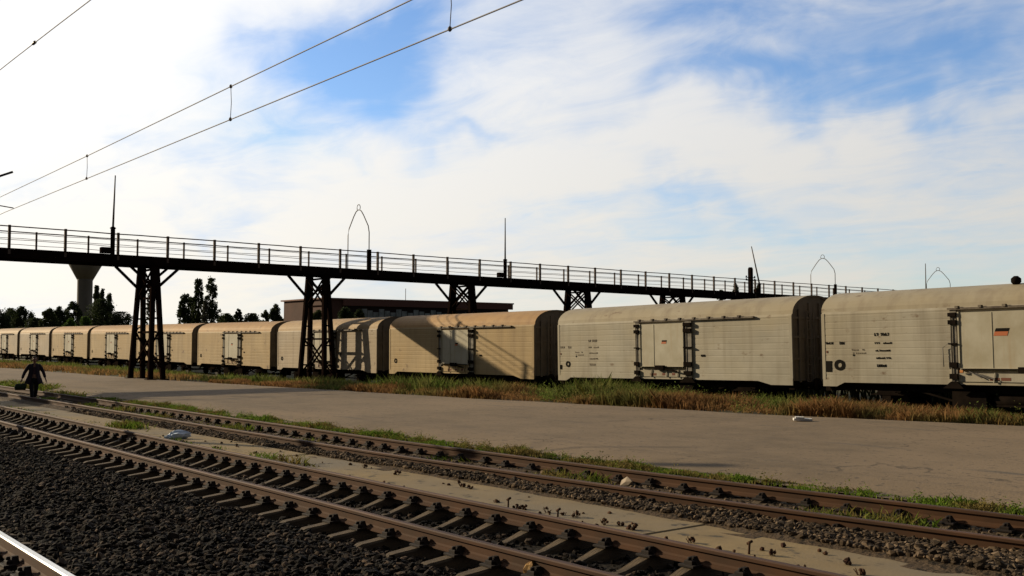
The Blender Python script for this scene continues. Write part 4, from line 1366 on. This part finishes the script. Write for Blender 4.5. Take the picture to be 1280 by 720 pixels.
# weeds between the rails of the middle track and beside the path
X, Y, c = clumpy(6500, -45, -6, lambda X: mid_y(X) - 0.6, lambda X: mid_y(X) + 0.68, 37, 1.0, 1.2, 0.3, 2.2)
H = (0.04 + 0.08 * np.clip(c + 0.3, 0, 1.7)) * rng.uniform(0.4, 1.4, len(X))
blades('track_weeds', X, Y, np.full_like(X, -0.06), H, rng.uniform(0.012, 0.03, len(X)), M['g_bright'], 'sparse green weeds between the rails of the weedy track', 0.6, 7)
X, Y, c = clumpy(5500, -55, -16, c_(8.25), c_(8.62), 38, 0.7, 1.1, 0.35, 2.4)
H = (0.03 + 0.08 * np.clip(c + 0.2, 0, 1.7)) * rng.uniform(0.4, 1.3, len(X))
blades('path_weeds', X, Y, np.full_like(X, -0.01), H, rng.uniform(0.015, 0.03, len(X)), M['g_bright'], 'low green weeds along the near edge of the concrete path', 0.8, 8)
# a greener tuft beside the far rail
X = rng.normal(-26.5, 0.35, 700); Y = rng.normal(8.75, 0.16, 700)
blades('weed_tuft', X, Y, np.full_like(X, 0.0), rng.uniform(0.06, 0.2, 700), rng.uniform(0.015, 0.03, 700), M['g_bright'], 'round green tuft growing on the concrete path', 0.7, 9)


# dead seed heads, stalks and upright bolts on the concrete path
def dead_weeds_and_bolts():
    r = random.Random(9)
    mb = MB()
    def ball(x, y, z, s):
        P = ICO_V * s * (1 + np.random.default_rng(int(abs(x) * 999)).uniform(-0.3, 0.3, (12, 1))) + np.array([x, y, z])
        mb.add([tuple(p) for p in P], [tuple(f) for f in ICO_F])
    def tuft(x, y, h, s):
        for k in range(r.randint(4, 8)):
            a = r.uniform(0, 6.28)
            mb.bar((x, y, -0.02), (x + math.cos(a) * s, y + math.sin(a) * s, h * r.uniform(0.5, 1)), 0.006)
        for k in range(r.randint(3, 7)):
            a = r.uniform(0, 6.28); q = r.uniform(0.2, 1)
            ball(x + math.cos(a) * s * q, y + math.sin(a) * s * q, h * r.uniform(0.2, 0.9), s * r.uniform(0.25, 0.5))
    for px, py, h in ((268, 560, .06), (320, 566, .05), (352, 576, .06), (456, 584, .07), (497, 592, .08), (578, 608, .09), (588, 610, .06), (645, 634, .06), (654, 636, .07),
                      (684, 640, .08), (720, 645, .09), (756, 655, .08), (790, 661, .09), (862, 676, .06), (968, 692, .07), (1060, 703, .05), (1074, 716, .06), (620, 627, .05), (705, 643, .05), (775, 656, .05)):
        p = at(px, py, 2, 0.02)
        tuft(p.x, p.y, h, 0.035 + h * 0.25)
    for px, py, h in ((635, 634, .13), (697, 645, .10), (936, 690, .12)):  # upright bolts, merged into the weed mesh
        p = at(px, py, 2, 0.02)
        mb.tube([(p.x, p.y, -0.02), (p.x + 0.01, p.y, h)], 0.012, 6)
        mb.tube([(p.x - 0.02, p.y, h - 0.02), (p.x + 0.03, p.y + 0.02, h + 0.012)], 0.016, 6)
    for k in range(70):
        x = -6 - 24 * r.random() ** 1.2
        y = r.choice([r.uniform(8.3, 8.55), r.uniform(8.5, 9.2)])
        ball(x, y, 0.015, r.uniform(0.01, 0.035))
    o = mb.build('dead_weeds_and_bolts', M['g_dead'])
    tag(o, 'dark dead stalks, seed heads and upright bolts dotted on the concrete path', 'weeds', kind='stuff')


dead_weeds_and_bolts()


# ------------------------------------------------------------------ litter
def crumple(name, p, size, matl, label, cat, seed, flat=0.7, sub=2):
    import bmesh
    r = random.Random(seed)
    bm = bmesh.new()
    bmesh.ops.create_icosphere(bm, subdivisions=sub + 1, radius=1)
    ph = [(r.uniform(1.5, 4), r.uniform(0, 6)) for _ in range(6)]
    for v in bm.verts:
        k = 1 + 0.22 * math.sin(v.co.x * ph[0][0] + ph[0][1] + 2 * v.co.z) + 0.18 * math.sin(v.co.y * ph[1][0] * 2 + ph[1][1]) + 0.10 * r.uniform(-1, 1)
        v.co = Vector((v.co.x * size[0], v.co.y * size[1], v.co.z * size[2])) * k
    me = bpy.data.meshes.new(name); bm.to_mesh(me); bm.free()
    me.materials.append(matl)
    o = bpy.data.objects.new(name, me); COL.objects.link(o)
    o.location = (p.x, p.y, p.z + size[2] * 0.6)
    o.rotation_euler = (0, 0, r.uniform(0, 3))
    return tag(o, label, cat)


M['plastic'] = mat('plastic', (0.48, 0.60, 0.78), 0.35, (0.7, 0.75, 0.82), 6, spec=0.5)
M['white'] = mat('white', (0.72, 0.70, 0.66), 0.6, (0.5, 0.48, 0.44), 5)
M['palestone'] = mat('palestone', (0.42, 0.34, 0.25), 0.8, (0.30, 0.23, 0.16), 5)
M['ochre'] = mat('ochre', (0.36, 0.20, 0.05), 0.7, (0.16, 0.08, 0.03), 9)
crumple('plastic_bag', at(221, 549, 2, 0.0), (0.24, 0.13, 0.11), M['plastic'], 'crumpled pale blue plastic bag beside the far rail on the concrete path', 'plastic bag', 1)
crumple('stone_block', at(784, 607, 2, -0.05), (0.10, 0.14, 0.075), M['palestone'], 'pale chunk of stone lying between the rails of the weedy track', 'stone', 2, sub=0)
crumple('ochre_rock', at(664, 719, 2, -0.02), (0.055, 0.055, 0.09), M['ochre'], 'small ochre rock leaning beside the near rail at the bottom of the photo', 'rock', 3, sub=1)
crumple('paper_scrap', at(50, 502, 2, 0.02), (0.12, 0.09, 0.07), M['white'], 'white crumpled scrap beside the feet of the walking person', 'paper', 4, sub=1)
crumple('paper_scrap', at(146, 521, 2, 0.0), (0.05, 0.05, 0.035), M['white'], 'tiny pale scrap between the person and the blue plastic bag', 'paper', 6, sub=1)
p = at(1003, 526, 2, 0.16)
mb = MB()
mb.prism([(-0.24, -0.10), (0.22, -0.12), (0.25, 0.09), (0.05, 0.13), (-0.22, 0.10)], 'z', 0.0, 0.055)
mb.prism([(-0.20, -0.08), (0.02, -0.10), (0.05, 0.08), (-0.17, 0.08)], 'z', 0.057, 0.09)
o = mb.build('crushed_carton', M['white']); o.location = (p.x, p.y, 0.17); o.rotation_euler = (0.05, 0.03, 0.9)
tag(o, 'flattened white carton on the asphalt at the edge of the dry grass', 'carton')

# ------------------------------------------------------------------ person
M['skin'] = mat('skin', (0.28, 0.15, 0.10), 0.6)
M['coat'] = mat('coat', (0.018, 0.012, 0.020), 0.85, (0.03, 0.018, 0.03), 6)
M['shirt'] = mat('shirt', (0.09, 0.05, 0.065), 0.85)
M['trousers'] = mat('trousers', (0.010, 0.010, 0.013), 0.9)
M['hair'] = mat('hair', (0.06, 0.04, 0.025), 0.7, (0.10, 0.07, 0.045), 20)
M['bag'] = mat('bag', (0.02, 0.04, 0.012), 0.7, (0.012, 0.02, 0.01), 8)
M['shoe'] = mat('shoe', (0.012, 0.011, 0.010), 0.6)


def skin_mesh(name, chains, matl, parent, root=0, sub=2):
    """chains of (point, radius); the first point of a later chain may be ('v', index)"""
    verts, rad, edges = [], [], []
    for ch in chains:
        prev = None
        for it in ch:
            if it[0] == 'v': i = it[1]
            else:
                verts.append(it[0]); rad.append(it[1]); i = len(verts) - 1
            if prev is not None: edges.append((prev, i))
            prev = i
    me = bpy.data.meshes.new(name); me.from_pydata(verts, edges, [])
    o = bpy.data.objects.new(name, me); COL.objects.link(o)
    sm_ = o.modifiers.new('Skin', 'SKIN')
    if not me.skin_vertices:
        bpy.context.view_layer.update()
    lay = me.skin_vertices[0].data
    for i, v in enumerate(lay):
        r_ = rad[i]
        v.radius = r_ if isinstance(r_, tuple) else (r_, r_)
        v.use_root = (i == root)
    s2 = o.modifiers.new('Sub', 'SUBSURF'); s2.levels = sub; s2.render_levels = sub
    bpy.context.view_layer.update()
    dg = bpy.context.evaluated_depsgraph_get()
    nm = bpy.data.meshes.new_from_object(o.evaluated_get(dg))
    bpy.data.objects.remove(o)
    nm.name = name
    nm.materials.clear(); nm.materials.append(matl)
    for p_ in nm.polygons: p_.use_smooth = True
    o = bpy.data.objects.new(name, nm); COL.objects.link(o); o.parent = parent
    return o


def person():
    ft = at(42, 501.5, 2, 0.0)
    # local frame: +y is the walking direction (towards the camera along the track), +x its left side
    root = empty('person', (ft.x, ft.y, 0.0), 'person in a dark open coat walking along the tracks, arms held out', 'person')
    root.rotation_euler = (0, 0, math.atan2(-ft.y * 0.9, -ft.x) - math.pi / 2)
    root.scale = (1.0,) * 3
    S = 1.0
    hip, chest, neck = 0.86, 1.22, 1.38
    hand_l, hand_r = (0.41, 0.10, 0.79), (-0.38, 0.02, 0.80)
    body = [[((0, 0, hip), (0.13, 0.10)), ((0, 0, 1.02), (0.115, 0.085)), ((0, 0, chest), (0.14, 0.09)), ((0, 0.0, 1.34), (0.085, 0.06)), ((0, 0.012, neck + 0.02), 0.048),
             ((0, 0.02, 1.455), 0.062), ((0, 0.02, 1.53), (0.076, 0.088)), ((0, 0.01, 1.595), 0.05)]]
    for sd, hd in ((1, hand_l), (-1, hand_r)):
        i0 = sum(len([x for x in ch if x[0] != 'v']) for ch in body)
        sh = (sd * 0.18, 0, 1.31); el = ((sh[0] + hd[0]) / 2 + sd * 0.03, -0.03, (1.31 + hd[2]) / 2)
        body.append([('v', 2), (sh, 0.052), (el, 0.038), (hd, 0.024), ((hd[0] + sd * 0.03, hd[1] + 0.01, hd[2] - 0.07), (0.034, 0.016))])
        palm = i0 + 3
        dx = sd * 0.012
        for k in range(4):
            off = (k - 1.5) * 0.019
            L_ = (0.062, 0.072, 0.068, 0.05)[k]
            p0 = (hd[0] + sd * 0.036, hd[1] + 0.01 + off, hd[2] - 0.095)
            body.append([('v', palm), (p0, 0.0085), ((p0[0] + dx, p0[1], p0[2] - L_ * 0.6), 0.008), ((p0[0] + dx * 0.2, p0[1], p0[2] - L_), 0.007)])
        body.append([('v', palm), ((hd[0] + sd * 0.01, hd[1] + 0.045, hd[2] - 0.055), 0.009), ((hd[0] + sd * 0.0, hd[1] + 0.06, hd[2] - 0.09), 0.008)])
    kn = [(0.08, 0.16, 0.47), (-0.075, 0.02, 0.46)]
    an = [(0.055, 0.20, 0.09), (-0.05, -0.22, 0.12)]
    for (k_, a_, sd) in ((kn[0], an[0], 1), (kn[1], an[1], -1)):
        body.append([('v', 0), ((sd * 0.085, 0.02, hip - 0.10), 0.085), (k_, 0.052), (a_, 0.032), ((a_[0], a_[1] + 0.11, a_[2] - 0.05), (0.035, 0.022)), ((a_[0], a_[1] + 0.16, a_[2] - 0.06), (0.03, 0.016))])
    skin_mesh('body', body, M['skin'], root)
    # face: nose, brow, eyes, ears on the head
    hm = MB()
    hm.add([(0, 0.125, 1.505), (-0.014, 0.095, 1.50), (0.014, 0.095, 1.50), (0, 0.098, 1.54)], [(0, 1, 3), (0, 3, 2), (0, 2, 1)])
    hm.lathe([(0.022, -0.012), (0.028, 0.0), (0.02, 0.012)], 8, (0.083, 0.01, 1.515), axis='x'); hm.lathe([(0.022, -0.012), (0.028, 0.0), (0.02, 0.012)], 8, (-0.083, 0.01, 1.515), axis='x')
    hm.build('face_relief', M['skin'], root)
    em = MB()
    for s in (-1, 1): em.lathe([(0.004, 0.088), (0.012, 0.092), (0.004, 0.098)], 8, (s * 0.03, 0, 1.535), axis='y')
    em.box(-0.025, 0.025, 0.088, 0.098, 1.462, 1.468)
    em.build('eyes_and_mouth', M['hair'], root)
    skin_mesh('hair', [[((0, -0.045, 1.47), (0.06, 0.05)), ((0, -0.035, 1.53), (0.085, 0.085)), ((0, -0.01, 1.60), (0.080, 0.075)), ((0, 0.02, 1.63), (0.055, 0.05))]], M['hair'], root, sub=2)
    # trousers and shoes
    tr = [[((0, 0, hip + 0.03), (0.145, 0.115)), ((0, 0, hip - 0.02), (0.14, 0.12))]]
    for (k_, a_, sd) in ((kn[0], an[0], 1), (kn[1], an[1], -1)):
        tr.append([('v', 1), ((sd * 0.085, 0.02, hip - 0.14), 0.098), (k_, 0.078), ((a_[0], a_[1], a_[2] + 0.02), 0.066)])
    skin_mesh('trousers', tr, M['trousers'], root)
    for a_, sd in ((an[0], 1), (an[1], -1)):
        z = 0.045 if sd > 0 else 0.07
        skin_mesh('shoe', [[((a_[0], a_[1] - 0.03, z), 0.045), ((a_[0], a_[1] + 0.07, z - 0.008), (0.046, 0.038)), ((a_[0], a_[1] + 0.16, z - 0.015), (0.04, 0.026))]], M['shoe'], root)
    # shirt and open coat with sleeves; the skirts of the coat swing out
    skin_mesh('shirt', [[((0, 0.0, 0.92), (0.14, 0.115)), ((0, 0, 1.08), (0.13, 0.10)), ((0, 0, chest), (0.15, 0.10)), ((0, 0.0, 1.33), (0.09, 0.065))]], M['shirt'], root)
    cb = MB()
    n = 28
    rings = []
    for z, rx, ry, gap in ((1.385, 0.075, 0.065, 0.30), (1.34, 0.175, 0.095, 0.22), (1.24, 0.20, 0.13, 0.20), (1.08, 0.185, 0.135, 0.24), (0.94, 0.215, 0.16, 0.30), (0.80, 0.265, 0.185, 0.38), (0.66, 0.315, 0.20, 0.46), (0.62, 0.33, 0.205, 0.50)):
        ring = []
        for k in range(n + 1):
            a = math.pi / 2 + gap + (2 * math.pi - 2 * gap) * k / n
            w = 1 + (0.05 * math.sin(k * 1.7) + 0.04 * math.sin(k * 0.9)) * (1.3 - z) * 1.4
            ring.append((rx * math.cos(a) * w, ry * math.sin(a) * w, z + 0.03 * math.sin(k * 0.8) * (z < 0.7)))
        rings.append(ring)
    vs = [p_ for r_ in rings for p_ in r_]; m_ = n + 1
    fs = [(i * m_ + k, i * m_ + k + 1, (i + 1) * m_ + k + 1, (i + 1) * m_ + k) for i in range(len(rings) - 1) for k in range(n)]
    inner = [(x * 0.94, y * 0.94, z) for x, y, z in vs]
    cb.add(vs, fs, 0, True); cb.add(inner, fs, 0, True)
    coat = cb.build('coat', M['coat'], root)
    for sd, hd in ((1, hand_l), (-1, hand_r)):
        sh = (sd * 0.17, 0, 1.31); el = ((sh[0] + hd[0]) / 2 + sd * 0.03, -0.03, (1.31 + hd[2]) / 2)
        skin_mesh('sleeve', [[((sd * 0.10, 0, 1.31), 0.07), (sh, 0.078), (el, 0.060), ((hd[0] * 0.97, hd[1], hd[2] + 0.05), 0.05)]], M['coat'], coat)
    # handbag held in the hand on the photo's left side
    hx = -0.47
    wp = root.location
    bag = empty('shopping_bag', (0, 0, 0), 'dark green bag hanging from the hand of the walking person', 'bag')
    c_, s_ = math.cos(root.rotation_euler.z), math.sin(root.rotation_euler.z)
    def wpt(x, y, z):
        x, y, z = x * 1.0, y * 1.0, z * 1.0
        return Vector((wp.x + c_ * x - s_ * y, wp.y + s_ * x + c_ * y, z))
    return wpt, hand_l, hand_r, bag, root


wpt, hand_l, hand_r, bag, per = person()
# which hand is on the photo's left: the one whose point projects further left
def px_of(p_):
    d = p_ - EYE
    return 640 + F_PX * d.dot(rgt) / d.dot(fwd)
hl, hr = wpt(*hand_l), wpt(*hand_r)
hand = hand_l if px_of(hl) < px_of(hr) else hand_r
sgn = 1 if hand[0] > 0 else -1
hw = wpt(hand[0] + sgn * 0.04, hand[1] + 0.01, hand[2] - 0.13)
bag.location = (hw.x, hw.y, 0.42)
bag.rotation_euler = (0, 0, per.rotation_euler.z + 0.2)
mb = MB()
zt = hw.z - 0.42
mb.add([(-0.17, -0.05, 0), (0.17, -0.05, 0), (0.19, 0.06, 0), (-0.16, 0.06, 0), (-0.20, -0.07, 0.13), (0.20, -0.06, 0.12), (0.20, 0.07, 0.12), (-0.19, 0.07, 0.13),
        (-0.15, -0.025, 0.24), (0.14, -0.025, 0.23), (0.14, 0.03, 0.23), (-0.15, 0.03, 0.24)],
       [(3, 2, 1, 0), (8, 9, 10, 11)] + [(i, (i + 1) % 4, 4 + (i + 1) % 4, 4 + i) for i in range(4)] + [(4 + i, 4 + (i + 1) % 4, 8 + (i + 1) % 4, 8 + i) for i in range(4)], 0, True)
mb.build('bag_body', M['bag'], bag)
for y in (-0.02, 0.025):
    mb = MB(); mb.tube([(-0.09, y, 0.22), (-0.05, y * 0.5, zt - 0.04), (0, 0, zt), (0.05, y * 0.5, zt - 0.04), (0.09, y, 0.22)], 0.008, 6); mb.build('handle', M['bag'], bag)
